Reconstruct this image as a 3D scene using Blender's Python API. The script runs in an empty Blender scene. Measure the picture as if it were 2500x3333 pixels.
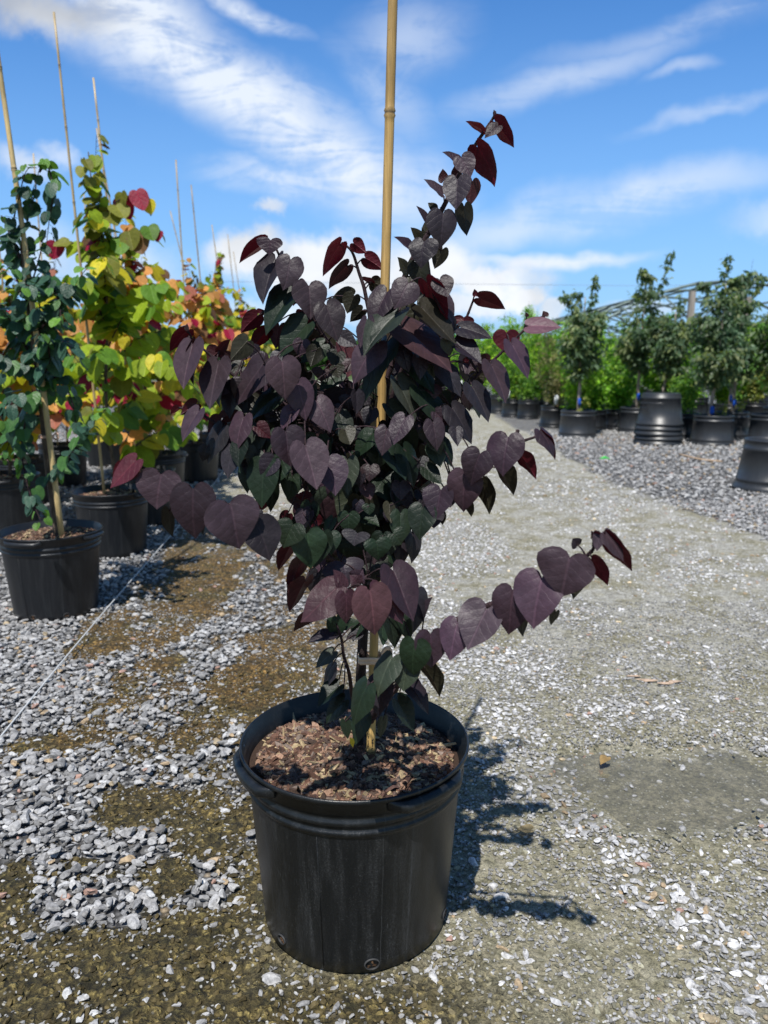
import bpy, math, random
import numpy as np
from mathutils import Vector, Matrix

# ------------------------------------------------------------------ camera, light, exposure
F = 2450.0; W0, H0 = 2500.0, 3333.0; PITCH = math.radians(11.2); CAMZ = 1.103
scene = bpy.context.scene
COL = scene.collection
cam_d = bpy.data.cameras.new('camera'); cam = bpy.data.objects.new('camera', cam_d); COL.objects.link(cam)
cam.location = (0, 0, CAMZ); cam.rotation_euler = (math.radians(90) - PITCH, 0, 0)
cam_d.sensor_fit = 'VERTICAL'; cam_d.sensor_height = 36.0; cam_d.lens = 36.0 * F / H0
cam_d.clip_start = 0.05; cam_d.clip_end = 3000
cam_d.dof.use_dof = True; cam_d.dof.focus_distance = 1.42; cam_d.dof.aperture_fstop = 5.0
scene.camera = cam
scene.view_settings.view_transform = 'Standard'; scene.view_settings.look = 'None'
scene.view_settings.exposure = 0.14; scene.view_settings.gamma = 1.0
scene.render.film_transparent = False
scene.cycles.max_bounces = 6; scene.cycles.diffuse_bounces = 3; scene.cycles.glossy_bounces = 2
scene.cycles.transmission_bounces = 3; scene.cycles.transparent_max_bounces = 6
scene.cycles.use_denoising = True

LIGHT = Vector((0.15, 0.50, -1.0)).normalized()      # the way sunlight travels
ELEV = math.asin(-LIGHT.z)
sun_d = bpy.data.lights.new('sun', 'SUN'); sun = bpy.data.objects.new('sun', sun_d); COL.objects.link(sun)
sun_d.energy = 5.0; sun_d.angle = math.radians(0.55); sun_d.color = (1.0, 0.965, 0.91)
sun.rotation_euler = LIGHT.to_track_quat('-Z', 'Y').to_euler()

world = bpy.data.worlds.new('World'); scene.world = world; world.use_nodes = True
NT = world.node_tree; NT.nodes.clear()

class G:
    """small node helper"""
    def __init__(s, nt): s.nt = nt
    def n(s, t, **k):
        x = s.nt.nodes.new(t)
        for a, b in k.items(): setattr(x, a, b)
        return x
    def put(s, sock, v):
        if hasattr(v, 'is_linked') or isinstance(v, bpy.types.NodeSocket): s.nt.links.new(v, sock)
        elif v is not None:
            if isinstance(v, (tuple, list)) and len(v) == 3 and sock.type == 'RGBA': v = (*v, 1)
            sock.default_value = v
    def m(s, op, a, b=None, c=None, clamp=False):
        x = s.n('ShaderNodeMath', operation=op); x.use_clamp = clamp
        s.put(x.inputs[0], a)
        if b is not None: s.put(x.inputs[1], b)
        if c is not None: s.put(x.inputs[2], c)
        return x.outputs[0]
    def v(s, op, a, b=None, sc=None):
        x = s.n('ShaderNodeVectorMath', operation=op); s.put(x.inputs[0], a)
        if b is not None: s.put(x.inputs[1], b)
        if sc is not None: s.put(x.inputs['Scale'], sc)
        return x.outputs[1] if op in ('LENGTH', 'DOT_PRODUCT', 'DISTANCE') else x.outputs[0]
    def mix(s, f, a, b, mode='MIX'):
        x = s.n('ShaderNodeMix', data_type='RGBA', blend_type=mode)
        s.put(x.inputs[0], f); s.put(x.inputs[6], a); s.put(x.inputs[7], b)
        return x.outputs[2]
    def ramp(s, f, a, b, c=0.0, d=1.0, smooth=True):
        x = s.n('ShaderNodeMapRange'); x.interpolation_type = 'SMOOTHSTEP' if smooth else 'LINEAR'
        s.put(x.inputs[0], f); s.put(x.inputs[1], a); s.put(x.inputs[2], b); s.put(x.inputs[3], c); s.put(x.inputs[4], d)
        return x.outputs[0]
    def noise(s, vec, scale, detail=3, rough=0.55, dist=0.0, color=False):
        x = s.n('ShaderNodeTexNoise'); s.put(x.inputs['Vector'], vec); x.inputs['Scale'].default_value = scale
        x.inputs['Detail'].default_value = detail; x.inputs['Roughness'].default_value = rough
        x.inputs['Distortion'].default_value = dist
        return x.outputs[1 if color else 0]
    def voro(s, vec, scale, feature='F1', out=0, rnd=1.0):
        x = s.n('ShaderNodeTexVoronoi', feature=feature); s.put(x.inputs['Vector'], vec)
        x.inputs['Scale'].default_value = scale; x.inputs['Randomness'].default_value = rnd
        return x.outputs[out]
    def mapping(s, vec, loc=(0,0,0), rot=(0,0,0), sc=(1,1,1), typ='POINT'):
        x = s.n('ShaderNodeMapping', vector_type=typ); s.put(x.inputs[0], vec)
        x.inputs[1].default_value = loc; x.inputs[2].default_value = rot; x.inputs[3].default_value = sc
        return x.outputs[0]
    def bump(s, h, dist, strength=1.0, nrm=None):
        x = s.n('ShaderNodeBump'); x.inputs['Strength'].default_value = strength
        x.inputs['Distance'].default_value = dist; s.put(x.inputs['Height'], h)
        if nrm is not None: s.put(x.inputs['Normal'], nrm)
        return x.outputs[0]

def ray(px, py):
    """world direction of a photo pixel"""
    cx = (px - W0/2) / F; cy = -(py - H0/2) / F
    return np.array([cx, math.cos(PITCH) + cy*math.sin(PITCH), -math.sin(PITCH) + cy*math.cos(PITCH)])
def at(px, py, d):
    r = ray(px, py); t = d / r[1]
    return np.array([r[0]*t, d, CAMZ + r[2]*t])
def gp(px, py, z=0.0):
    r = ray(px, py); t = (z - CAMZ) / r[2]
    return np.array([r[0]*t, r[1]*t, z])

g = G(NT)
sky = g.n('ShaderNodeTexSky', sky_type='NISHITA'); sky.sun_disc = False
sky.sun_elevation = ELEV; sky.sun_rotation = math.atan2(-LIGHT.x, -LIGHT.y)
sky.air_density = 1.0; sky.dust_density = 0.3; sky.ozone_density = 2.5
hsv = g.n('ShaderNodeHueSaturation'); hsv.inputs['Saturation'].default_value = 1.22; hsv.inputs['Value'].default_value = 1.0
NT.links.new(sky.outputs[0], hsv.inputs['Color'])
co = g.n('ShaderNodeTexCoord').outputs['Generated']
sp = g.n('ShaderNodeSeparateXYZ'); NT.links.new(co, sp.inputs[0])
yy = g.m('MAXIMUM', sp.outputs[1], 0.08)
cb = g.n('ShaderNodeCombineXYZ'); g.put(cb.inputs[0], g.m('DIVIDE', sp.outputs[0], yy)); g.put(cb.inputs[1], g.m('DIVIDE', sp.outputs[2], yy))
uv = cb.outputs[0]
nz = g.noise(uv, 3.2, 5, 0.6, color=True); off = g.v('SCALE', g.v('SUBTRACT', nz, (0.5, 0.5, 0.5)), sc=0.11)
uvd = g.v('ADD', uv, off)
nz2 = g.noise(uv, 13, 8, 0.66, color=True)
uvc = g.v('ADD', uv, g.v('SCALE', g.v('SUBTRACT', nz2, (0.5, 0.5, 0.5)), sc=0.075))
def blob(px, py, rx, ry, ang, soft=1.0, vec=None):
    r = ray(px, py); c = (r[0]/r[1], r[2]/r[1], 0); ex = ray(px+40, py); s_ = abs(ex[0]/ex[1]-c[0])/40
    ey = ray(px, py+40); t_ = abs(ey[2]/ey[1]-c[1])/40
    mp = g.mapping(vec, c, (0, 0, -math.radians(ang)), (rx*s_, ry*t_, 1), 'TEXTURE')
    return g.ramp(g.v('LENGTH', mp), 1.0 + 0.35*soft, max(0.0, 1.0 - soft), 0.0, 1.0)
def wsum(lst, vec):
    tot = None
    for (px, py, rx, ry, a, soft, k) in lst:
        b = g.m('MULTIPLY', blob(px, py, rx, ry, a, soft, vec), k)
        tot = b if tot is None else g.m('MAXIMUM', tot, b)
    return tot
cir = wsum([(780,320,680,150,35,.95,1.0),(430,90,400,200,28,.95,1.1),(640,230,420,150,36,.9,1.05),(1130,540,400,160,25,1,.95),(950,600,300,60,6,1,.7),(790,40,230,42,24,1,.75),
            (1330,130,150,240,70,1,.42),(1250,330,240,90,40,1,.35),(1850,270,460,60,-16,1,.42),(2200,110,500,60,-14,1,.3),(2080,640,520,85,-9,1,.62),
            (1650,720,330,75,-20,1,.55),(1800,826,330,30,-2,1,.95),(1420,640,180,120,50,1,.5),(2300,380,260,30,-14,1,.35),(2200,255,120,26,-10,1,.35),
            (1350,1450,1800,330,0,1,.5)], uvd)
fine = g.noise(uv, 22, 7, 0.68, 1.2)
stk = g.noise(g.mapping(uv, rot=(0,0,math.radians(33)), sc=(1.4,4.6,1)), 4.2, 8, 0.68, 0.9)
stk2 = g.noise(g.mapping(uv, rot=(0,0,math.radians(-14)), sc=(1.0,5.0,1)), 4.5, 6, 0.62, 0.5)
sx = g.n('ShaderNodeSeparateXYZ'); NT.links.new(uv, sx.inputs[0])
sidef = g.ramp(sx.outputs[0], 0.0, 0.15)
stm = g.m('ADD', g.m('MULTIPLY', stk, g.m('SUBTRACT', 1.0, sidef)), g.m('MULTIPLY', stk2, sidef))
stm = g.m('ADD', stm, g.m('MULTIPLY', g.m('SUBTRACT', fine, 0.5), 0.32))
cirm = g.m('MULTIPLY', cir, g.ramp(stm, 0.31, 0.57, 0.36, 1.15), clamp=True)
cum = wsum([(830,830,175,105,0,.5,1),(1000,870,240,125,0,.55,1),(1180,900,200,120,0,.6,1),(1400,880,200,120,0,.6,1),(1590,920,220,80,0,.6,1),(1700,975,95,50,0,.5,1),
            (1800,1005,50,32,0,.5,.8),(1540,1000,160,45,0,.6,.85),(880,665,62,34,8,.7,.75),(60,520,130,60,15,.9,.6),(190,490,90,40,10,.9,.5),(380,880,240,110,0,.9,.6),(130,820,240,120,0,1,.5),
            (2100,1010,160,26,0,.8,.5),(1150,1020,520,50,0,.8,.75),(2700,700,300,80,0,.9,.7),(-700,700,500,160,0,.8,.8),(130,40,360,100,6,.9,.9)], uvc)
cd = g.noise(uv, 9, 6, 0.6, 0.2)
cumm = g.m('MULTIPLY', cum, g.ramp(cd, 0.28, 0.46, 0.7, 1.0), clamp=True)
base = g.v('SCALE', hsv.outputs[0], sc=1.0)
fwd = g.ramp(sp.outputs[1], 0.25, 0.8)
base = g.mix(1.0, base, g.mix(fwd, (0.68, 0.67, 0.64, 1), (0.70, 0.93, 1.14, 1)), 'MULTIPLY')  # added tint greys and dims the unseen sky overhead and behind, cutting ambient fill
CL = 6.45
base = g.mix(g.m('MULTIPLY', fwd, g.ramp(sx.outputs[1], 0.50, -0.10, 0, 0.88)), base, (0.30*CL, 0.56*CL, 0.97*CL, 1))
shade = g.ramp(g.noise(g.v('ADD', uv, (0.0, 0.03, 0)), 7, 4, 0.55), 0.35, 0.62, 0.84, 1.05)
topl = blob(110, 40, 480, 170, 6, 1, uvd)
shade = g.m('MULTIPLY', shade, g.m('SUBTRACT', 1.0, g.m('MULTIPLY', topl, 0.38)))
ccol = g.v('SCALE', g.mix(1.0, (0.93*CL, 0.97*CL, 1.03*CL, 1), (1, 1, 1, 1), 'MULTIPLY'), sc=shade)
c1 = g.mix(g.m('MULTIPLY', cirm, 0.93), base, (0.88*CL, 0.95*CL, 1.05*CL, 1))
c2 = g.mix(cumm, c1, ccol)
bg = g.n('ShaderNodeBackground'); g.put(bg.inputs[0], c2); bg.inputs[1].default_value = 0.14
wo = g.n('ShaderNodeOutputWorld'); NT.links.new(bg.outputs[0], wo.inputs[0])

# ------------------------------------------------------------------ mesh building
class MB:
    def __init__(s): s.V = []; s.Fc = {3: [], 4: []}; s.C = []; s.U = []; s.D = []; s.k = 0; s.poly = []
    def add(s, V, Fs, c=(1, 1, 1), u=None, c2=None):
        V = np.asarray(V, float); n = len(V)
        if n == 0: return
        s.V.append(V)
        c = np.asarray(c, float); s.C.append(np.broadcast_to(c, (n, 3)) if c.ndim == 1 else c)
        c2 = c if c2 is None else np.asarray(c2, float); s.D.append(np.broadcast_to(c2, (n, 3)) if c2.ndim == 1 else c2)
        s.U.append(np.zeros((n, 2)) if u is None else np.asarray(u, float))
        if isinstance(Fs, np.ndarray): Fs = [Fs]
        for f in Fs:
            f = np.asarray(f, np.int64)
            if f.ndim == 1: s.poly.append(f + s.k)
            elif len(f): s.Fc[f.shape[1]].append(f + s.k)
        s.k += n
    def build(s, name, mat, parent=None, smooth=True, loc=None):
        V = np.concatenate(s.V) if s.V else np.zeros((0, 3))
        loops = []; starts = []; tot = 0
        for k in (3, 4):
            if s.Fc[k]:
                f = np.concatenate(s.Fc[k]); loops.append(f.ravel()); starts.append(tot + np.arange(len(f))*k); tot += f.size
        for p in s.poly: loops.append(p); starts.append(np.array([tot])); tot += len(p)
        loops = np.concatenate(loops); starts = np.concatenate(starts)
        me = bpy.data.meshes.new(name)
        me.vertices.add(len(V)); me.loops.add(len(loops)); me.polygons.add(len(starts))
        if loc is not None: V = V - np.asarray(loc)
        me.vertices.foreach_set('co', V.astype(np.float32).ravel())
        me.loops.foreach_set('vertex_index', loops.astype(np.int32))
        me.polygons.foreach_set('loop_start', starts.astype(np.int32))
        me.polygons.foreach_set('use_smooth', np.full(len(starts), smooth))
        me.update(calc_edges=True)
        for nm, A in (('col', s.C), ('und', s.D)):
            a = me.attributes.new(nm, 'FLOAT_COLOR', 'POINT'); A = np.concatenate(A)
            a.data.foreach_set('color', np.c_[A, np.ones(len(A))].astype(np.float32).ravel())
        a = me.attributes.new('luv', 'FLOAT_VECTOR', 'POINT'); U = np.concatenate(s.U)
        a.data.foreach_set('vector', np.c_[U, np.zeros(len(U))].astype(np.float32).ravel())
        me.materials.append(mat)
        o = bpy.data.objects.new(name, me); COL.objects.link(o)
        if parent is not None: o.parent = parent
        if loc is not None: o.location = loc
        return o

def empty(name, loc=(0, 0, 0)):
    o = bpy.data.objects.new(name, None); COL.objects.link(o); o.location = loc; o.empty_display_size = 0.1
    return o
def tag(o, label=None, cat=None, group=None, kind=None):
    if label: o['label'] = label
    if cat: o['category'] = cat
    if group: o['group'] = group
    if kind: o['kind'] = kind
    return o
def copy_tree(o, parent=None):
    c = o.copy(); COL.objects.link(c); c.parent = parent
    for ch in [x for x in bpy.data.objects if x.parent == o]: copy_tree(ch, c)
    return c

def unit(v):
    v = np.asarray(v, float); n = np.linalg.norm(v); return v / n if n > 1e-12 else np.array([0, 0, 1.0])
def spline(P, n=6):
    P = np.asarray(P, float)
    if len(P) < 3: return np.array([P[0] + (P[-1]-P[0])*t for t in np.linspace(0, 1, n+1)])
    Q = np.vstack([2*P[0]-P[1], P, 2*P[-1]-P[-2]]); out = []
    for i in range(1, len(Q)-2):
        for t in np.linspace(0, 1, n, endpoint=False):
            a, b, c, d = Q[i-1], Q[i], Q[i+1], Q[i+2]
            out.append(0.5*((2*b) + (-a+c)*t + (2*a-5*b+4*c-d)*t*t + (-a+3*b-3*c+d)*t**3))
    out.append(P[-1]); return np.array(out)
def tube(mb, P, R, seg=7, c=(1, 1, 1), cap=True):
    P = np.asarray(P, float); n = len(P); R = np.broadcast_to(np.asarray(R, float), (n,)) if np.ndim(R) else np.full(n, R)
    T = np.gradient(P, axis=0); T /= np.maximum(np.linalg.norm(T, axis=1, keepdims=True), 1e-9)
    up = np.array([1.0, 0, 0]) if abs(T[0][0]) < 0.9 else np.array([0, 1.0, 0])
    V = []
    a = unit(np.cross(T[0], up))
    th = np.linspace(0, 2*math.pi, seg, endpoint=False)
    for i in range(n):
        a = unit(a - T[i]*np.dot(a, T[i])); b = np.cross(T[i], a)
        V.append(P[i] + R[i]*(np.cos(th)[:, None]*a + np.sin(th)[:, None]*b))
    V = np.concatenate(V)
    i = np.arange(n-1)[:, None]*seg; j = np.arange(seg)[None, :]; k = (j+1) % seg
    q = np.stack([i+j, i+k, i+seg+k, i+seg+j], -1).reshape(-1, 4)
    fs = [q]
    if cap: fs += [np.arange(seg)[::-1].copy(), np.arange(seg) + (n-1)*seg]
    L = np.repeat(np.linspace(0, 1, n), seg)
    mb.add(V, fs, c, np.c_[np.tile(th/6.283, n), L])
def lathe(mb, prof, seg=64, c=(1, 1, 1), ctr=(0, 0, 0)):
    prof = np.asarray(prof, float); n = len(prof); th = np.linspace(0, 2*math.pi, seg, endpoint=False)
    V = np.stack([prof[:, 0][:, None]*np.cos(th), prof[:, 0][:, None]*np.sin(th), np.repeat(prof[:, 1][:, None], seg, 1)], -1).reshape(-1, 3) + np.asarray(ctr)
    i = np.arange(n-1)[:, None]*seg; j = np.arange(seg)[None, :]; k = (j+1) % seg
    mb.add(V, np.stack([i+j, i+k, i+seg+k, i+seg+j], -1).reshape(-1, 4), c)

def hsh(i, j, s):
    n = (i.astype(np.int64)*374761393 + j.astype(np.int64)*668265263 + s*69069) & 0x7fffffff
    n = ((n ^ (n >> 13))*1274126177) & 0x7fffffff
    return ((n ^ (n >> 16)) & 0xffff)/65535.0
def vnoise(x, y, s=0):
    i = np.floor(x); j = np.floor(y); fx = x-i; fy = y-j; fx = fx*fx*(3-2*fx); fy = fy*fy*(3-2*fy)
    return (hsh(i, j, s)*(1-fx) + hsh(i+1, j, s)*fx)*(1-fy) + (hsh(i, j+1, s)*(1-fx) + hsh(i+1, j+1, s)*fx)*fy
def fbm(x, y, s=0, o=4):
    t = 0; a = 0.5; tot = 0
    for k in range(o): t = t + a*vnoise(x*2**k, y*2**k, s+k*17); tot += a; a *= 0.55
    return t/tot
def sstep(x, a, b):
    t = np.clip((x-a)/(b-a), 0, 1); return t*t*(3-2*t)

# ------------------------------------------------------------------ materials
def mat(name, f, **k):
    m = bpy.data.materials.new(name); m.use_nodes = True; nt = m.node_tree; nt.nodes.clear(); h = G(nt)
    out = h.n('ShaderNodeOutputMaterial'); nt.links.new(f(h), out.inputs[0]); return m
def bsdf(h, col, rough=0.6, nrm=None, spec=0.5, **k):
    b = h.n('ShaderNodeBsdfPrincipled'); h.put(b.inputs['Base Color'], col); h.put(b.inputs['Roughness'], rough)
    h.put(b.inputs['Specular IOR Level'], spec)
    if nrm is not None: h.put(b.inputs['Normal'], nrm)
    for a, v in k.items(): h.put(b.inputs[a.replace('_', ' ')], v)
    return b.outputs[0]
def attr(h, n): return h.n('ShaderNodeAttribute', attribute_name=n)
def leaf_mat(name, transl=0.22, rough=0.5, vein=0.5, bumpd=0.004, spec=0.25, tcol=(1.6, 1.5, 0.8)):
    def f(h):
        top = attr(h, 'col').outputs[0]; und = attr(h, 'und').outputs[0]; u = attr(h, 'luv').outputs[1]
        s_ = h.n('ShaderNodeSeparateXYZ'); h.put(s_.inputs[0], u)
        x = h.m('ABSOLUTE', s_.outputs[0]); y = s_.outputs[1]
        mid = h.ramp(x, 0.010, 0.035, 1.0, 0.0)
        wob = h.m('MULTIPLY', h.noise(u, 4, 2), 0.12)
        p = h.m('MULTIPLY', h.m('ADD', wob, h.m('SUBTRACT', y, h.m('MULTIPLY', x, 0.8))), 4.3)
        fr = h.m('ABSOLUTE', h.m('SUBTRACT', h.m('FRACT', h.m('ADD', p, 0.5)), 0.5))
        sv = h.m('MULTIPLY', h.ramp(fr, 0.015, 0.06, 1.0, 0.0), h.ramp(y, 1.0, 0.5, 0.3, 1.0))
        vn = h.m('MAXIMUM', mid, h.m('MULTIPLY', sv, 0.45))
        geo = h.n('ShaderNodeNewGeometry'); pos = h.n('ShaderNodeTexCoord').outputs['Object']
        n1 = h.noise(pos, 60, 3, 0.6); n2 = h.noise(pos, 260, 2, 0.6)
        c = h.mix(geo.outputs['Backfacing'], top, und)
        c = h.mix(h.m('MULTIPLY', vn, vein), c, h.mix(1.0, c, (2.3, 2.1, 2.1, 1), 'MULTIPLY'))
        k = h.m('MULTIPLY', h.ramp(n1, 0.25, 0.75, 0.80, 1.18), h.ramp(n2, 0.3, 0.7, 0.96, 1.04))
        c = h.v('SCALE', c, sc=k)
        pk = h.m('ADD', h.m('MULTIPLY', h.ramp(fr, 0, .5), .13), h.m('MULTIPLY', h.noise(u, 7, 3, 0.6), 1.0))
        pk = h.m('SUBTRACT', pk, h.m('MULTIPLY', vn, 0.25))
        nr = h.bump(pk, bumpd, 0.6)
        b = bsdf(h, c, rough, nr, spec)
        t = h.n('ShaderNodeBsdfTranslucent'); h.put(t.inputs[0], h.mix(1.0, h.mix(0.5, top, und), (*tcol, 1), 'MULTIPLY'))
        mx = h.n('ShaderNodeMixShader'); mx.inputs[0].default_value = transl
        h.nt.links.new(b, mx.inputs[1]); h.nt.links.new(t.outputs[0], mx.inputs[2]); return mx.outputs[0]
    return mat(name, f)
M_purple = leaf_mat('purple_leaf', 0.14, 0.45, 0.42, bumpd=0.0017, spec=0.30, tcol=(2.2, 0.9, 0.9))
M_green = leaf_mat('waxy_green_leaf', 0.22, 0.42, 0.25, spec=0.4)
M_fall = leaf_mat('turning_leaf', 0.38, 0.5, 0.3, tcol=(1.3, 1.25, 0.7))
def small_leaf(name, rough=0.5, tr=0.42):
    def f(h):
        c = attr(h, 'col').outputs[0]
        b = bsdf(h, c, rough, None, 0.4); t = h.n('ShaderNodeBsdfTranslucent'); h.put(t.inputs[0], h.mix(1.0, c, (1.5, 1.7, 0.6, 1), 'MULTIPLY'))
        mx = h.n('ShaderNodeMixShader'); mx.inputs[0].default_value = tr
        h.nt.links.new(b, mx.inputs[1]); h.nt.links.new(t.outputs[0], mx.inputs[2]); return mx.outputs[0]
    return mat(name, f)
M_small = small_leaf('small_leaf')
def f_pot(dust, basec, zs=1.0):
    def f(h):
        pos = h.n('ShaderNodeTexCoord').outputs['Object']
        st = h.noise(h.mapping(pos, sc=(22, 22, 1.4)), 2.2, 5, 0.65)
        sp_ = h.noise(pos, 330, 2, 0.7); sp2 = h.noise(pos, 30, 4, 0.6); sp3 = h.noise(h.mapping(pos, sc=(90, 90, 12)), 3, 3, 0.7)
        d = h.m('MULTIPLY', h.ramp(st, 0.40, 0.78, 0, .75), h.ramp(sp_, 0.35, 0.72, 0.25, 1.0))
        d = h.m('ADD', d, h.m('MULTIPLY', h.ramp(sp_, 0.60, 0.74, 0, .45), h.ramp(sp2, 0.30, 0.6)))
        d = h.m('ADD', d, h.m('MULTIPLY', h.ramp(sp3, 0.62, 0.72), h.m('MULTIPLY', h.ramp(sp2, 0.5, 0.66), 0.8)))
        s_ = h.n('ShaderNodeSeparateXYZ'); h.put(s_.inputs[0], pos)
        d = h.m('MULTIPLY', d, h.ramp(s_.outputs[2], 0.345*zs, 0.30*zs, 0.35, 1.0))
        an = h.m('ARCTAN2', s_.outputs[1], s_.outputs[0])
        for a0, w in ((-1.29, .006), (-1.01, .014)):
            wob = h.m('ADD', an, h.m('MULTIPLY', h.noise(pos, 14, 2), 0.03))
            ln = h.ramp(h.m('ABSOLUTE', h.m('SUBTRACT', wob, a0 + 0.015)), w*0.3, w, 0.45, 0.0)
            d = h.m('ADD', d, h.m('MULTIPLY', ln, h.ramp(sp2, 0.3, 0.6, 0.25, 1.0)))
        d = h.m('MULTIPLY', d, dust, clamp=True)
        c = h.mix(d, basec, (0.13, 0.135, 0.14, 1))
        nr = h.bump(h.m('ADD', sp_, h.m('MULTIPLY', sp2, 1.5)), 0.0006, 0.6)
        return bsdf(h, c, h.ramp(d, 0, 0.5, 0.38, 0.75), nr, 0.5)
    return f
M_pot = mat('black_plastic', f_pot(0.48, (0.0058, 0.0072, 0.0088, 1)))
M_pot2 = mat('black_plastic_clean', f_pot(0.25, (0.010, 0.0115, 0.0145, 1)))
M_pot3 = mat('grey_black_plastic', f_pot(0.25, (0.026, 0.029, 0.034, 1)))
def f_bark(c1, c2, sc=60, zs=0.15):
    def f(h):
        pos = h.n('ShaderNodeTexCoord').outputs['Object']
        n = h.noise(h.mapping(pos, sc=(1, 1, zs)), sc, 4, 0.65); n2 = h.noise(pos, sc*3, 3, 0.6)
        return bsdf(h, h.mix(h.ramp(n, 0.3, 0.7), c1, c2), 0.8, h.bump(h.m('ADD', n, n2), 0.002, 0.8), 0.25)
    return f
M_bark = mat('dark_bark', f_bark((0.014, 0.010, 0.010, 1), (0.05, 0.036, 0.034, 1), 120, 0.3))
M_bark2 = mat('grey_bark', f_bark((0.06, 0.045, 0.035, 1), (0.17, 0.13, 0.10, 1), 80, 0.3))
M_bark3 = mat('pale_bark', f_bark((0.20, 0.16, 0.13, 1), (0.42, 0.36, 0.30, 1), 60, 0.3))
M_twig = mat('dark_twig', f_bark((0.018, 0.010, 0.013, 1), (0.06, 0.035, 0.04, 1), 160, 0.4))
def f_cane(h):
    pos = h.n('ShaderNodeTexCoord').outputs['Object']; u = attr(h, 'col').outputs[0]
    n = h.noise(h.mapping(pos, sc=(1, 1, 0.04)), 330, 4, 0.6); n2 = h.noise(h.mapping(pos, sc=(1, 1, .35)), 22, 4, 0.6); n3 = h.noise(pos, 210, 2, 0.7)
    k = h.m('MULTIPLY', h.ramp(n, 0.3, 0.7, 0.78, 1.15), h.ramp(n2, 0.3, 0.7, 0.75, 1.15))
    k = h.m('MULTIPLY', k, h.ramp(n3, 0.68, 0.74, 1.0, 0.55))
    return bsdf(h, h.v('SCALE', u, sc=k), 0.42, h.bump(n, 0.0008, 0.4), 0.45)
M_cane = mat('bamboo', f_cane)
def f_vc(rough, spec=0.3, sc=150, amt=0.25, bd=0.001):
    def f(h):
        pos = h.n('ShaderNodeTexCoord').outputs['Object']; n = h.noise(pos, sc, 4, 0.65)
        return bsdf(h, h.v('SCALE', attr(h, 'col').outputs[0], sc=h.ramp(n, 0.25, 0.75, 1-amt, 1+amt)), rough, h.bump(n, bd, 0.8), spec)
    return f
M_chip = mat('bark_chip', f_vc(0.8, 0.2, 300, 0.35))
M_stone = mat('stone', f_vc(0.75, 0.35, 130, 0.38, 0.0015))
M_tie = mat('tan_tape', f_vc(0.55, 0.4, 90, 0.1))
M_vc = mat('plain_surface', f_vc(0.6, 0.3, 60, 0.12))
M_steel = mat('galvanised_steel', lambda h: bsdf(h, h.mix(h.noise(h.n('ShaderNodeTexCoord').outputs['Object'], 6, 3), (0.09, 0.13, 0.125, 1), (0.18, 0.23, 0.22, 1)), 0.5, None, 0.5, Metallic=0.5))
M_wood = mat('weathered_wood', f_bark((0.20, 0.18, 0.155, 1), (0.38, 0.34, 0.30, 1), 12, 0.08))

# ------------------------------------------------------------------ ground
def zb(px, py, rx, ry):
    c = gp(px, py); dep = c[1]*math.cos(PITCH) + CAMZ*math.sin(PITCH)
    return c[0], c[1], rx*dep/F, abs(gp(px, py-ry)[1]-gp(px, py+ry)[1])/2
def field(x, y, L):
    t = np.zeros_like(x)
    for (px, py, rx, ry, k) in L:
        cx, cy, ax, ay = zb(px, py, rx, ry)
        r = np.sqrt(((x-cx)/ax)**2 + ((y-cy)/ay)**2)
        t = np.maximum(t, k*sstep(r, 1.55, 0.45))
    return t
def string_x(y): return -0.98 - 0.085*y
BED = [gp(*p)[:2] for p in ((1560,1318),(1640,1375),(1770,1445),(1900,1530),(2080,1610),(2300,1690),(2500,1765),(2900,1900))]
BED = np.array(BED)
GRAV = [(250,2550,360,230,.95),(120,2250,260,170,.95),(450,2740,330,110,.9),(700,2840,130,90,.9),(300,2930,300,120,.9),(660,2160,140,60,.6),(760,2010,90,40,.5),(480,1960,110,50,.7),
        (560,2300,180,50,.6),(640,2480,140,40,.7),(760,2420,80,50,.7),
        (1620,2330,110,90,.9),(1760,2480,110,100,.9),(1900,2640,110,90,.85),(2030,2790,110,90,.8),(2180,2930,110,80,.85),(2330,3060,110,90,.9),(2440,3230,110,110,.95),(2250,3180,120,80,.6),
        (1420,2130,150,110,.85),(1650,2170,240,100,.7),(1480,1770,190,90,.9),(1350,1900,160,60,.8),(2250,2130,140,50,.5),(2000,2290,260,50,.7),(1850,1960,120,80,.6),(1900,1600,330,60,.62),(1650,1500,260,60,.5),
        (2300,2400,200,40,.6),(2250,1930,200,30,.5),(1500,3180,60,60,.5),(860,3280,60,40,.5),(2480,2700,60,90,.6)]
MOSS = [(255,2385,140,42,1),(490,2570,120,60,1),(310,2765,60,28,1),(575,2825,105,55,1),(620,3010,85,85,1),(45,2920,70,90,1),(450,3230,560,110,.9),(330,2130,90,40,.8),(700,2660,120,90,.8),(1250,2960,10,10,1),
        (660,1900,140,90,.75),(800,2230,120,80,.8),(560,2060,60,40,.7)]
PUD_PX = ((1800,2440),(1900,2385),(2060,2372),(2230,2392),(2360,2440),(2440,2520),(2430,2610),(2330,2680),(2200,2700),(2080,2650),(1990,2580),(1900,2520),(1830,2480))
PUD = spline(np.array([gp(*p)[:2] for p in PUD_PX + (PUD_PX[0],)]), 4)[:-1]
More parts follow.
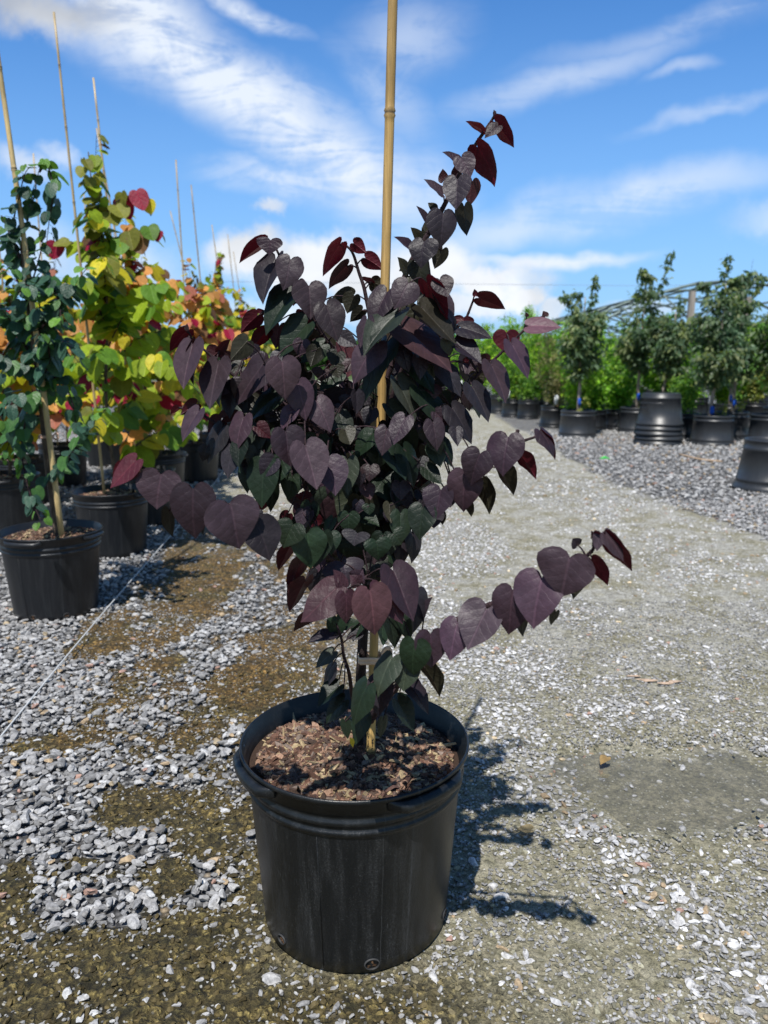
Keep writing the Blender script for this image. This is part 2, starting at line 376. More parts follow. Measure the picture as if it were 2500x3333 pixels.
def zones(x, y):
    n1 = fbm(x*1.7+3, y*1.7, 5); n2 = fbm(x*6, y*6, 9)
    n3 = fbm(x*17, y*17, 13)
    wx = x + 0.22*(n1-.5) + 0.10*(n2-.5); wy = y + 0.3*(fbm(x*1.9, y*1.9+7, 21)-.5) + 0.14*(n2-.5)
    far = sstep(y, 2.2, 4.0)
    gv = 0.30 + 0.55*(fbm(x*1.2, y*0.9, 31)-.5)*far*2
    mixz = sstep(x, -.10, -.40)*sstep(y, 1.25, 1.5)*sstep(y, 7, 4.5)
    gv = np.maximum(gv, mixz*(.46 + 1.1*(fbm(x*5, y*3.4, 57)-.5)))
    rz = sstep(x, .05, .3)*sstep(y, 9, 6)
    gv = np.maximum(gv, rz*(.20 + 0.9*(fbm(x*3.3, y*2.3, 58)-.5)))
    gv = np.maximum(gv, field(wx, wy, GRAV))
    left = sstep(wx - string_x(wy), 0.12, -0.12)*sstep(wy, 2.2, 2.6)
    gv = np.maximum(gv, left*0.9)
    gv = gv*(1 - field(wx, wy, MOSS))
    bx = np.interp(wy, BED[::-1, 1][np.argsort(BED[::-1, 1])], BED[::-1, 0][np.argsort(BED[::-1, 1])])
    bed = sstep(wx - bx, -0.12, 0.18)*sstep(wy, 4.2, 4.7)*sstep(wy, 60, 40)
    gv = np.maximum(gv, bed)
    och = sstep(x + 0.10*y*0 , 0.12, -0.32)*sstep(y, 6.5, 4.0)
    och = np.maximum(och, sstep(y, 1.34, 1.12)*sstep(x, 0.42, 0.0))
    pc = PUD.mean(0); pr = np.sqrt(((wx-pc[0])/0.33)**2 + ((wy-pc[1])/0.22)**2)
    wet = sstep(pr, 1.5, 0.65)
    gv = gv + .62*(n3-.5) + .42*(n2-.5) + .35*(fbm(x*38, y*38, 15, 2)-.5)
    gv = gv - .05*och*(1-left)
    return gv, och, wet, np.maximum(bed, left)
def seq(*a):
    out = []
    for (s, e, st) in a: out.append(np.arange(s, e, st))
    return np.concatenate(out)
xs = np.concatenate([[-700, -300, -120, -60, -30, -18, -12], seq((-8, -2.5, .1), (-2.5, -1.4, .035), (-1.4, 1.4, .008), (1.4, 2.5, .035), (2.5, 8.01, .1)), [12, 18, 30, 60, 120, 300, 700]])
ys = np.concatenate([[-60, -15, -4, -1, 0], seq((.3, .84, .05), (.84, 2.7, .008), (2.7, 3.5, .03), (3.5, 8, .08), (8, 20, .3), (20, 60, 3)), [60, 80, 120, 200, 400, 900, 1600]])
X, Y = np.meshgrid(xs, ys); gv, och, wet, bed = zones(X, Y)
nearm = sstep(Y, 7, 4)
def lumps(X, Y):
    a = fbm(X*30+fbm(X*18, Y*18, 8)*2, Y*30, 41, 4); r = 1-np.abs(2*a-1)*2.2; r2 = fbm(X*75, Y*75, 43, 2)-.5
    return r*.0095 + r2*.007 - .003
Z = (0.010*(fbm(X*4, Y*4, 3)-.5) + lumps(X, Y)*np.clip(1-gv, 0, 1)*(.45+.55*och))*nearm
Z = Z*(1-.45*wet) - 0.0115*wet - 0.004
nx, ny = len(xs), len(ys)
mb = MB(); i = np.arange(ny-1)[:, None]*nx; j = np.arange(nx-1)[None, :]
mb.add(np.stack([X, Y, Z], -1).reshape(-1, 3), np.stack([i+j, i+j+1, i+nx+j+1, i+nx+j], -1).reshape(-1, 4), np.stack([gv, och, wet], -1).reshape(-1, 3), None, np.stack([bed, bed*0, bed*0], -1).reshape(-1, 3))
def f_ground(h):
    pos = h.n('ShaderNodeTexCoord').outputs['Object']
    s_ = h.n('ShaderNodeSeparateColor'); h.put(s_.inputs[0], attr(h, 'col').outputs[0]); gr, oc, we = s_.outputs[0], s_.outputs[1], s_.outputs[2]
    s2 = h.n('ShaderNodeSeparateColor'); h.put(s2.inputs[0], attr(h, 'und').outputs[0]); bd = s2.outputs[0]
    xyz = h.n('ShaderNodeSeparateXYZ'); h.put(xyz.inputs[0], pos)
    na = h.noise(pos, 5, 5, 0.6); nb = h.noise(pos, 26, 5, 0.65, 0.3); nc = h.noise(pos, 95, 4, 0.65, 0.6); nd = h.noise(pos, 300, 2, 0.7)
    v1 = h.voro(pos, 55, 'F1', 0); vc = h.voro(pos, 55, 'F1', 1); v2 = h.voro(pos, 130, 'F1', 0); vc2 = h.voro(pos, 130, 'F1', 1)
    grey = h.mix(h.ramp(nb, .3, .7), (0.27, 0.258, 0.215, 1), (0.48, 0.465, 0.41, 1))
    grey = h.mix(h.ramp(xyz.outputs[1], 1.7, 3.4), h.mix(h.ramp(nb, .3, .7), (0.20, 0.19, 0.125, 1), (0.385, 0.355, 0.265, 1)), grey)
    grey = h.mix(h.ramp(na, .42, .62), grey, h.mix(h.ramp(nb, .3, .7), (0.19, 0.175, 0.11, 1), (0.345, 0.32, 0.225, 1)))
    dpos = h.v('ADD', pos, h.v('SCALE', h.noise(pos, 30, 3, 0.6, color=True), sc=.035)); v3 = h.voro(dpos, 62, 'F1', 0); vr = h.ramp(v3, .18, .58, 1.35, .42)
    och_ = h.mix(h.ramp(nb, .3, .7), (0.042, 0.034, 0.013, 1), (0.185, 0.125, 0.045, 1))
    och_ = h.mix(h.ramp(na, .45, .65), och_, h.mix(h.ramp(nb, .3, .7), (0.035, 0.035, 0.013, 1), (0.14, 0.115, 0.045, 1)))
    och_ = h.mix(h.ramp(h.m('ADD', xyz.outputs[1], h.m('MULTIPLY', na, .8)), 1.9, 2.7), h.mix(h.ramp(nb, .32, .7), (0.050, 0.044, 0.016, 1), (0.22, 0.17, 0.06, 1)), h.mix(1.0, och_, (1.75, 1.55, 1.3, 1), 'MULTIPLY'))
    och_ = h.v('SCALE', och_, sc=vr)
    mud = h.mix(oc, grey, och_)
    mud = h.v('SCALE', mud, sc=h.m('MULTIPLY', h.ramp(nc, .30, .66, h.ramp(oc, 0, 1, .55, .28), h.ramp(oc, 0, 1, 1.25, 1.5)), h.ramp(nd, .3, .7, .8, 1.2)))
    sc_ = h.n('ShaderNodeSeparateColor'); h.put(sc_.inputs[0], vc)
    sd_ = h.n('ShaderNodeSeparateColor'); h.put(sd_.inputs[0], vc2)
    spk = h.m('MULTIPLY', h.ramp(sd_.outputs[0], h.m('SUBTRACT', 0.90, h.m('MULTIPLY', gr, 0.35)), 1.0, 0, 1, False), h.ramp(v2, .45, .3))
    spk = h.m('MULTIPLY', spk, h.ramp(oc, 0, 1, 1.6, .8), clamp=True)
    mud = h.mix(spk, mud, (0.62, 0.62, 0.59, 1))
    # gravel: every cell a stone
    st = h.mix(h.ramp(sc_.outputs[0], .1, .95, 0, 1, False), (0.15, 0.15, 0.155, 1), (0.42, 0.42, 0.42, 1))
    stw = h.mix(h.ramp(sc_.outputs[0], .1, .95, 0, 1, False), (0.22, 0.215, 0.19, 1), (0.50, 0.50, 0.48, 1))
    st = h.mix(h.m('MAXIMUM', bd, oc), stw, st)
    st = h.mix(h.ramp(sc_.outputs[1], .95, .97), st, (0.42, 0.33, 0.22, 1))
    st = h.v('SCALE', st, sc=h.m('MULTIPLY', h.ramp(v1, .25, .62, 1.05, .35), h.ramp(nd, .3, .7, .8, 1.2)))
    nearf = h.ramp(xyz.outputs[1], 9.5, 11.5, 0.7, 1.0)   # gravel colour is darker over the range where loose stones are modelled
    st = h.v('SCALE', st, sc=nearf)
    gm = h.ramp(h.m('ADD', gr, h.m('MULTIPLY', h.m('SUBTRACT', nb, .5), .9)), .42, .62)
    gm = h.m('MULTIPLY', gm, h.ramp(h.m('MAXIMUM', bd, oc), 0, 1, .35, 1.0))
    c = h.mix(gm, mud, st)
    fld = h.ramp(xyz.outputs[1], 45, 52)
    c = h.mix(fld, c, h.mix(na, (0.05, 0.09, 0.02, 1), (0.10, 0.14, 0.04, 1)))
    c = h.v('SCALE', c, sc=h.ramp(we, 0.1, .9, 1.0, 0.95))
    rg = h.ramp(we, 0.2, 1, 0.85, 0.35)
    hh = h.m('ADD', h.m('MULTIPLY', nc, 1.0), h.m('MULTIPLY', nd, .35))
    hh = h.m('ADD', hh, h.m('MULTIPLY', h.m('MULTIPLY', vr, oc), .7))
    hh = h.mix(gm, hh, h.m('SUBTRACT', 1.2, h.m('MULTIPLY', v1, 1.6)))
    nr = h.bump(hh, 0.014, 0.85)
    return bsdf(h, c, rg, nr, h.ramp(oc, 0, 1, .25, .45))
M_ground = mat('ground_surface', f_ground)
tag(mb.build('ground', M_ground), 'gravel yard with brown algae, olive mud and pale stone patches', kind='structure')

# puddle
mb = MB(); n = len(PUD); c0 = PUD.mean(0)
rings = []
for k in (1.3, 0.7, 0.25): rings.append(np.c_[c0 + (PUD-c0)*k, np.full(n, -.0135)])
V = np.concatenate(rings + [np.array([[c0[0], c0[1], -.0135]])]); fs = []
for r in range(2):
    a = np.arange(n); fs.append(np.stack([r*n+a, (r+1)*n+a, (r+1)*n+(a+1) % n, r*n+(a+1) % n], -1))
a = np.arange(n); fs.append(np.stack([2*n+a, np.full(n, 3*n), 2*n+(a+1) % n], -1))
mb.add(V, fs)
def f_water(h):
    pos = h.n('ShaderNodeTexCoord').outputs['Object']
    gl = h.n('ShaderNodeBsdfGlossy'); gl.inputs['Roughness'].default_value = 0.06; h.put(gl.inputs['Normal'], h.bump(h.noise(pos, 40, 2), 0.0006, 0.5))
    tr = h.n('ShaderNodeBsdfTransparent'); tr.inputs[0].default_value = (0.86, 0.86, 0.82, 1)
    fr = h.n('ShaderNodeFresnel'); fr.inputs[0].default_value = 1.33
    df = h.n('ShaderNodeBsdfDiffuse'); df.inputs[0].default_value = (0.30, 0.30, 0.28, 1)
    m1 = h.n('ShaderNodeMixShader'); m1.inputs[0].default_value = 0.12; h.nt.links.new(tr.outputs[0], m1.inputs[1]); h.nt.links.new(df.outputs[0], m1.inputs[2])
    mx = h.n('ShaderNodeMixShader'); h.put(mx.inputs[0], fr.outputs[0]); h.nt.links.new(m1.outputs[0], mx.inputs[1]); h.nt.links.new(gl.outputs[0], mx.inputs[2]); return mx.outputs[0]
tag(mb.build('puddle', mat('shallow_water', f_water), None, True), 'shallow murky puddle in the gravel', kind='structure')

# loose stones
import bmesh
rng = np.random.default_rng(7)
def rock(sub, k):
    bm = bmesh.new(); bmesh.ops.create_icosphere(bm, subdivisions=sub, radius=1.0)
    V = np.array([v.co[:] for v in bm.verts]); Fc = np.array([[v.index for v in f.verts] for f in bm.faces]); bm.free()
    r = np.random.default_rng(k)
    for _ in range(10 if sub > 1 else 4):
        nn = unit(r.normal(size=3)); dd = r.uniform(.35, .72); t = V @ nn - dd; V = V - np.maximum(t, 0)[:, None]*nn
    V *= np.array([r.uniform(1.05, 1.35), r.uniform(.6, .9), r.uniform(.45, .65)]); return V + r.normal(size=V.shape)*0.035, Fc
TA = [rock(2, k) for k in range(10)]; TB = [rock(1, k+50) for k in range(8)]
def scatter(mb, P, S, T, colr, rng, tilt=0.45):
    idx = rng.integers(0, len(T), len(P))
    for t in range(len(T)):
        m = idx == t; n = m.sum()
        if n == 0: continue
        V, Fc = T[t]; k = len(V)
        a = rng.uniform(0, 6.283, n); ca, sa = np.cos(a), np.sin(a); b = rng.normal(0, tilt, n); cb_, sb = np.cos(b), np.sin(b)
        v = V[None]*S[m][:, None, None]
        x, y, z = v[..., 0], v[..., 1], v[..., 2]
        y2 = y*cb_[:, None] - z*sb[:, None]; z2 = y*sb[:, None] + z*cb_[:, None]
        x3 = x*ca[:, None] - y2*sa[:, None]; y3 = x*sa[:, None] + y2*ca[:, None]
        W = np.stack([x3, y3, z2], -1) + P[m][:, None, :]
        mb.add(W.reshape(-1, 3), (Fc[None] + (np.arange(n)*k)[:, None, None]).reshape(-1, 3), np.repeat(colr[m], k, 0))
POTS_NEAR = [(-0.058, 1.378, 0.187)]
def stones(mb, y0, y1, sp, s0, s1, T, sparse, seed):
    rng = np.random.default_rng(seed)
    xm = 0.53*y1 + 0.45
    xx, yy2 = np.meshgrid(np.arange(-xm, xm, sp), np.arange(y0, y1, sp)); x = xx.ravel() + rng.uniform(-.5, .5, xx.size)*sp*1.1; y = yy2.ravel() + rng.uniform(-.5, .5, xx.size)*sp*1.1
    m = np.abs(x) < 0.53*y + 0.42; x, y = x[m], y[m]
    gvv, oc, we, bd = zones(x, y)
    p = np.where(oc > .5, sstep(gvv, .27, .78), sstep(gvv, .22, .92))*.95 + sparse*(0.3 + 1.6*sstep(fbm(x*9, y*9, 77), .46, .6))*(1+.5*(1-oc)); p = p*(1-.35*we)
    m = rng.uniform(size=len(x)) < p
    for (cx, cy, r) in POTS_NEAR: m &= (x-cx)**2 + (y-cy)**2 > (r+0.004)**2
    x, y, oc, bd, gvv, we = x[m], y[m], oc[m], bd[m], gvv[m], we[m]
    S = rng.uniform(s0, s1, len(x))*rng.choice([.6, .8, 1, 1, 1.25], len(x)); S = np.where(gvv < .45, S*rng.uniform(.3, 1.1, len(x)), S)*(1 - .30*(1-oc)*(1-bd)*(.55+.45*sstep(y, 1.35, 2.0)))
    zz = (0.010*(fbm(x*4, y*4, 3)-.5))*sstep(y, 7, 4) - 0.004 + S*np.where(gvv > .45, .32, .12)*(1-.55*(1-oc)*(1-bd)) + rng.uniform(0, .013, len(x))*(gvv > .5)*(1-.75*(1-oc)*(1-bd)) - .0115*we
    br = rng.uniform(.14, .35, len(x)); wht = (1-np.maximum(oc, bd))*0.15; br = br + wht*rng.uniform(.3, 1.6, len(x))
    c = 1.22*br[:, None]*np.array([1.0, .99, .985]) ; q = rng.uniform(size=len(x))
    c[q < .035] = np.array([.40, .30, .19])*rng.uniform(.8, 1.2); c[(q > .035) & (q < .05)] = np.array([.38, .24, .19]); c[(q > .05) & (q < .11)] = .47
    c[(q > .11) & (q < .13)] *= np.array([1.1, .9, .6])
    scatter(mb, np.c_[x, y, zz], S, T, c*(1-.4*we[:, None]), rng)
mb = MB(); stones(mb, .85, 3.3, .0172, .008, .0165, TA, .15, 1)
stones(mb, 3.3, 6.0, .0245, .010, .017, TB, .14, 2); stones(mb, 6.0, 12.5, .05, .016, .024, TB, .12, 3)
# little crumbs of dried algae and grit that roughen the mud close to the camera
def crumbs(mb, y0, y1, sp, s0, s1):
    rng = np.random.default_rng(5); xm = .53*y1+.4
    xx, yy2 = np.meshgrid(np.arange(-xm, xm, sp), np.arange(y0, y1, sp)); x = xx.ravel() + rng.uniform(-.5, .5, xx.size)*sp; y = yy2.ravel() + rng.uniform(-.5, .5, xx.size)*sp
    m = np.abs(x) < .53*y + .3; x, y = x[m], y[m]; gvv, oc, we, bd = zones(x, y)
    m = (rng.uniform(size=len(x)) < (0.22+.16*oc)*(1-we)) & (gvv < .62)
    for (cx, cy, r) in POTS_NEAR: m &= (x-cx)**2 + (y-cy)**2 > (r+0.002)**2
    x, y, oc = x[m], y[m], oc[m]; S = rng.uniform(s0, s1, len(x))
    zz = 0.010*(fbm(x*4, y*4, 3)-.5) - .004 + S*.25 + lumps(x, y)*(.45+.55*oc)
    c = (1-oc)[:, None]*np.array([.25, .24, .175]) + oc[:, None]*np.array([.095, .072, .028])
    c = c*(rng.uniform(.5, 1.35, len(x))*(.6+.8*fbm(x*7, y*7, 91)))[:, None]; c[rng.uniform(size=len(x)) < .05] = .4
    scatter(mb, np.c_[x, y, zz], S, TB, c, rng, .8)
crumbs(mb, .85, 2.6, .0125, .0025, .009)
# grit and fines where gravel thins out into the mud
rq = np.random.default_rng(9); nq = 60000; yq = rq.uniform(.85, 3.4, nq); xq = rq.uniform(-1, 1, nq)*(.53*yq+.3)
gq, oq, wq, bq = zones(xq, yq); kq = (rq.uniform(size=nq) < 1.15* sstep(gq, .05, .35)*.75*(1-.55*oq)) & (gq < .8) & (wq < .45) & ((xq+.058)**2 + (yq-1.378)**2 > .192**2)
xq, yq, gq = xq[kq], yq[kq], gq[kq]; sq = rq.uniform(.0022, .006, len(xq)); scatter(mb, np.c_[xq, yq, .010*(fbm(xq*4, yq*4, 3)-.5) - .002 + sq*.3 + lumps(xq, yq)*.3], sq, TB, rq.uniform(.16, .42, (len(xq), 1))*np.array([[1, .985, .96]]), rq, .7)
tag(mb.build('gravel', M_stone, None, False), 'loose grey limestone chips over the yard', kind='stuff')
print('ground done')

# ------------------------------------------------------------------ pots
def pot_body(parent, R=.22, Rb=.178, H=.375, m=M_pot2, seg=64, ctr=(0, 0, 0), flare=False):
    k = R/.22; z = lambda v: v*H/.375
    prof = [(Rb-.03, 0.006), (Rb-.004, 0.0), (Rb, 0.004), (Rb+.0015, z(.03)), (.203*k, z(.292)), (.2035*k, z(.296)), (.2075*k, z(.3000)), (.209*k, z(.303)), (.2085*k, z(.308)), (.2055*k, z(.3095)),
            (.2065*k, z(.317)), (.210*k, z(.3205)), (.2115*k, z(.324)), (.2112*k, z(.329)), (.2080*k, z(.3315)), (.2085*k, z(.341)), (.2118*k, z(.343)), (.2130*k, z(.361)), (.2165*k, z(.365)),
            (.2205*k, z(.369)), (.2200*k, z(.374)), (.2175*k, z(.3765)), (.2150*k, z(.374)), (.2140*k, z(.366)), (.2095*k, z(.363)), (.2095*k, z(.347)), (.2055*k, z(.344)), (.2055*k, z(.333)),
            (.2015*k, z(.330)), (.2015*k, z(.316)), (.198*k, z(.312)), (.196*k, z(.26))]
    mb = MB(); lathe(mb, prof, seg, (1, 1, 1), ctr)
    for a in (-1.86, 1.28):                                    # moulding seam
        c_, s_ = math.cos(a), math.sin(a)
        P = [((Rb+.0008+(.203*k-Rb)*t)*c_+ctr[0], (Rb+.0008+(.203*k-Rb)*t)*s_+ctr[1], z(.01+.282*t)) for t in (0, .5, 1)]
        tube(mb, P, 0.0006, 4)
    return mb.build('pot', m, parent)
def pot_handle(pot, az0, az1, R=.22, H=.375, m=M_pot2, ctr=(0, 0, 0), n=18):
    k = R/.22; mb = MB(); V = []
    sec = [(-.006, -.0135), (.003, -.0095), (.009, -.0105), (.0155, -.015), (.0165, -.021), (.0145, -.029), (.008, -.033), (-.006, -.034)]
    for i in range(n+1):
        t = i/n; a = math.radians(az0 + (az1-az0)*t); e = min(t, 1-t)*2; w = min(1, e*3.2)
        for (r, zz) in sec:
            rr = .2165*k + (r if r < 0 else r*w); zc = H + zz*(.75+.25*w)
            V.append((rr*math.cos(a)+ctr[0], rr*math.sin(a)+ctr[1], zc))
    s_ = len(sec); i = np.arange(n)[:, None]*s_; j = np.arange(s_)[None, :]; q = (j+1) % s_
    mb.add(V, [np.stack([i+j, i+s_+j, i+s_+q, i+q], -1).reshape(-1, 4), np.arange(s_), np.arange(s_)[::-1].copy()+n*s_])
    return mb.build('handle', m, pot)
def drain_hole(pot, az, z, r=.011, Rb=.178, H=.375, R=.22, fill=(.03, .018, .012), ctr=(0, 0, 0)):
    a = math.radians(az); rad = Rb + (.203*R/.22-Rb)*z/.292 + .0012
    er = np.array([math.cos(a), math.sin(a), 0]); et = np.array([-math.sin(a), math.cos(a), 0]); c = er*rad + np.array([ctr[0], ctr[1], z])
    mb = MB(); th = np.linspace(0, 2*math.pi, 20, endpoint=False); V = []
    for (rr, o) in ((1.22, -.0012), (1.12, .0016), (1.0, .0012), (.96, -.004)):
        for t in th: V.append(c + er*o + (et*math.cos(t) + np.array([0, 0, .78])*math.sin(t))*r*rr)
    i = np.arange(3)[:, None]*20; j = np.arange(20)[None]; q = (j+1) % 20
    colv = np.repeat(np.array([[.03, .03, .032], [.05, .05, .05], [.03, .03, .03], [.008, .006, .005]]), 20, 0)
    mb.add(V, np.stack([i+j, i+q, i+20+q, i+20+j], -1).reshape(-1, 4), colv)
    mb.add(np.array(V[60:80]), np.arange(20), fill)
    rg = np.random.default_rng(int(az))
    for _ in range(9):
        p = c + er*rg.uniform(-.002, .0005) + et*rg.uniform(-.6, .6)*r + np.array([0, 0, rg.uniform(-.5, .45)*r])
        s = rg.uniform(.0015, .004); tt = rg.uniform(0, 3.14)
        A = et*math.cos(tt)+np.array([0, 0, math.sin(tt)]); B = np.cross(er, A)
        mb.add([p-A*s-B*s*.4, p+A*s-B*s*.4, p+A*s*.8+B*s*.4+er*.001, p-A*s*.6+B*s*.5], np.arange(4), rg.uniform(.5, 1.4)*np.array([.16, .09, .05]))
    return mb.build('drain_hole', M_vc, pot)

def chips(mb, n, R, z0, dome, seed, s0=.0028, s1=.0075, ctr=(0, 0), hole=0.0):
    rg = np.random.default_rng(seed)
    pal = np.array([(.105, .056, .038), (.085, .048, .038), (.13, .070, .048), (.20, .118, .08), (.25, .155, .105), (.055, .036, .027), (.17, .13, .105), (.34, .26, .15), (.10, .07, .057)])
    for i in range(n):
        a = rg.uniform(0, 6.283); r = (R-.008)*math.sqrt(rg.uniform(hole, 1)); x, y = r*math.cos(a), r*math.sin(a)
        z = z0 + dome(x, y) + rg.uniform(-.003, .004)
        s = rg.uniform(s0, s1)*rg.choice([.7, 1, 1, 1.4]); el = rg.choice([1.2, 1.6, 2.2, 1.0]); k = rg.integers(4, 7)
        ci = rg.integers(0, len(pal))
        if r > R*.86: s *= .7; el = 1.0
        elif rg.uniform() < .03: s *= .62; el = 5.5; ci = 7
        th = np.sort(rg.uniform(0, 6.283, k)) if k > 4 else np.linspace(0, 6.283, 5)[:4] + rg.uniform(-.3, .3, 4)
        if np.max(np.diff(np.r_[th, th[0]+6.283])) > 3: th = np.linspace(0, 6.283, k+1)[:k]
        h = s*rg.uniform(.15, .35)
        loc = np.stack([np.cos(th)*s*el, np.sin(th)*s*.8, np.zeros(k)], -1)
        V = np.vstack([loc + [0, 0, h], loc*[1.03, 1.08, 1] - [0, 0, h]])
        az, t1, t2 = rg.uniform(0, 6.283), rg.normal(0, .38), rg.normal(0, .38)
        M = np.array(Matrix.Rotation(az, 3, 'Z') @ Matrix.Rotation(t1, 3, 'X') @ Matrix.Rotation(t2, 3, 'Y'))
        V = V @ M.T + [x+ctr[0], y+ctr[1], z]
        q = np.arange(k); mb.add(V, [q.copy(), np.stack([q, q+k, (q+1) % k + k, (q+1) % k], -1)], pal[ci]*rg.uniform(.7, 1.35))
def soil(parent, R, z0, dome, n, seed, s0=.0028, s1=.0075, seg=40):
    mb = MB(); rr = np.linspace(0, 1, 9)[1:]*(R+.004); th = np.linspace(0, 2*math.pi, seg, endpoint=False)
    V = [(0, 0, z0+dome(0, 0)-.003)]
    for r in rr:
        for t in th: V.append((r*math.cos(t), r*math.sin(t), z0+dome(r*math.cos(t), r*math.sin(t))-.003))
    fs = [np.array([[0, 1+j, 1+(j+1) % seg] for j in range(seg)])]
    i = np.arange(7)[:, None]*seg+1; j = np.arange(seg)[None]; q = (j+1) % seg
    fs.append(np.stack([i+j, i+seg+j, i+seg+q, i+q], -1).reshape(-1, 4)); mb.add(V, fs, (.045, .028, .020))
    chips(mb, n, R-.004, z0, dome, seed, s0, s1)
    return mb.build('bark_mulch', M_chip, parent, False)

def cane(parent, P, r0, r1, col, nodes, seg=12, mark=(.13, .09, .05), name='bamboo_stake'):
    """bamboo pole along P with raised node rings at the given fractions"""
    P = np.asarray(P, float); L = np.linalg.norm(P[-1]-P[0]); ts = sorted(set(list(np.linspace(0, 1, 14)) + [t+o for t in nodes for o in (-.022/L, -.009/L, -.004/L, 0, .003/L, .008/L, .016/L)]))
    ts = [min(max(t, 0), 1) for t in ts]; cum = np.linspace(0, 1, len(P))
    Q = np.stack([np.interp(ts, cum, P[:, k]) for k in range(3)], -1); R = np.interp(ts, [0, 1], [r0, r1]); C = np.tile(np.asarray(col, float), (len(ts), 1))
    for i, t in enumerate(ts):
        C[i] *= 1.0 + .12*math.sin(t*23)
        for nd in nodes:
            d = (t-nd)*L
            if abs(d) < .0006: R[i] *= 1.02; C[i] = mark
            elif abs(d-.008) < .0006 or abs(d+.009) < .0006: C[i] *= .9
            elif abs(d+.004) < .0006 or abs(d-.003) < .0006: R[i] *= 1.22; C[i] = np.asarray(col)*.75 + .02
    mb = MB(); tube(mb, Q, R, seg, np.repeat(C, seg, 0)); return mb.build(name, M_cane, parent)
def tie_band(parent, P, rx, ry, h, col=(.50, .36, .25), ang=0.0, tails=True):
    mb = MB(); th = np.linspace(0, 2*math.pi, 28, endpoint=False); ca, sa = math.cos(ang), math.sin(ang); V = []
    for k, (zz, o) in enumerate(((-h, 0), (-h*.9, .0012), (-h*.15, .0016), (-h*.05, .0006), (h*.05, .0006), (h*.15, .0018), (h*.9, .0012), (h, 0))):
        for t in th:
            x, y = (rx+o)*math.copysign(abs(math.cos(t))**.75, math.cos(t)), (ry+o)*math.copysign(abs(math.sin(t))**.75, math.sin(t))
            V.append((P[0]+x*ca-y*sa, P[1]+x*sa+y*ca, P[2]+zz+.0012*math.sin(t*3)))
    i = np.arange(7)[:, None]*28; j = np.arange(28)[None]; q = (j+1) % 28
    mb.add(V, np.stack([i+j, i+q, i+28+q, i+28+j], -1).reshape(-1, 4), col)
    if tails:
        for sg, ln in ((1, .022), (-1, .012)):
            a = np.array([P[0]+ca*rx*.9, P[1]+.006, P[2]]); 
            Q = [a, a+[.008, .004, .012*sg], a+[.018, .006, ln*sg*.6], a+[.024, .004, ln*sg*.2]]
            Q = spline(Q, 3); Vt = []
            for p in Q: Vt += [p+[0, 0, h*.8], p-[0, 0, h*.8], p-[0, -.0012, h*.8], p+[0, .0012, h*.8]]
            n_ = len(Q); i = np.arange(n_-1)[:, None]*4; j = np.arange(4)[None]; q = (j+1) % 4
            mb.add(Vt, [np.stack([i+j, i+q, i+4+q, i+4+j], -1).reshape(-1, 4), np.arange(4), np.arange(4)[::-1].copy()+4*(n_-1)], np.asarray(col)*1.1)
    return mb.build('tie', M_tie, parent)

# ------------------------------------------------------------------ leaves
_O = np.array([(.0, .0), (-.115, .075), (-.165, .19), (-.135, .315), (-.03, .425), (.12, .498), (.28, .505), (.44, .462), (.60, .37), (.74, .258), (.86, .142), (.945, .05), (1.0, .0)])
_T = np.array([0, 0, .01, .03, .08, .16, .28, .42, .57, .71, .84, .94, 1.0])
_OR = np.array([(.0, .0), (-.06, .09), (-.085, .22), (-.03, .36), (.10, .465), (.26, .51), (.43, .50), (.60, .44), (.75, .345), (.87, .23), (.95, .12), (.99, .05), (1.0, .0)])
def leaf(mb, P0, A, N, L, W, col, und, rg, fold=.35, curl=.25, wave=.03, M=3, rnd=False, lo=False):
    """heart-shaped blade: P0 = where the stalk joins, A = towards the tip, N = upper side"""
    O = _OR if rnd else _O; T = _T
    if lo: sel = [0, 2, 4, 6, 8, 10, 12]; O = O[sel]; T = T[sel]
    A = unit(A); N = unit(N - A*np.dot(N, A)); B = np.cross(A, N)
    n = len(O); js = np.linspace(0, 1, M+1)
    ph = rg.uniform(0, 6.283, 2); asym = rg.uniform(.93, 1.07); cs = rg.normal(0, .06)
    V = []; U = []
    for sgn in (1, -1):
        a = T[:, None]*(1-js) + O[:, 0][:, None]*js; b = O[:, 1][:, None]*js*(asym if sgn > 0 else 2-asym)
        z = fold*b - curl*np.maximum(a, 0)**2*.55 - curl*.9*b*b + wave*np.sin(a*9+ph[0 if sgn > 0 else 1])*(b/.5)**1.5 + .22*np.minimum(a, 0)*b*0
        z = z + .35*np.minimum(a, 0)**2
        bb = b*sgn + cs*a*a*(1-a)*2
        V.append(P0 + (a*L)[..., None]*A + (bb*W)[..., None]*B + (z*W)[..., None]*N); U.append(np.stack([b*sgn, a], -1))
    V = np.concatenate([v.reshape(-1, 3) for v in V]); U = np.concatenate([u.reshape(-1, 2) for u in U])
    w = M+1; i = np.arange(n-1)[:, None]*w; j = np.arange(M)[None]
    f1 = np.stack([i+j, i+w+j, i+w+j+1, i+j+1], -1).reshape(-1, 4); f2 = np.stack([i+j, i+j+1, i+w+j+1, i+w+j], -1).reshape(-1, 4) + n*w
    # orientation: B = A x N, so the +B half must be wound to face +N
    mb.add(V, np.concatenate([f1[:, ::-1], f2[:, ::-1]]), col, U, und)
def flip_check():
    pass

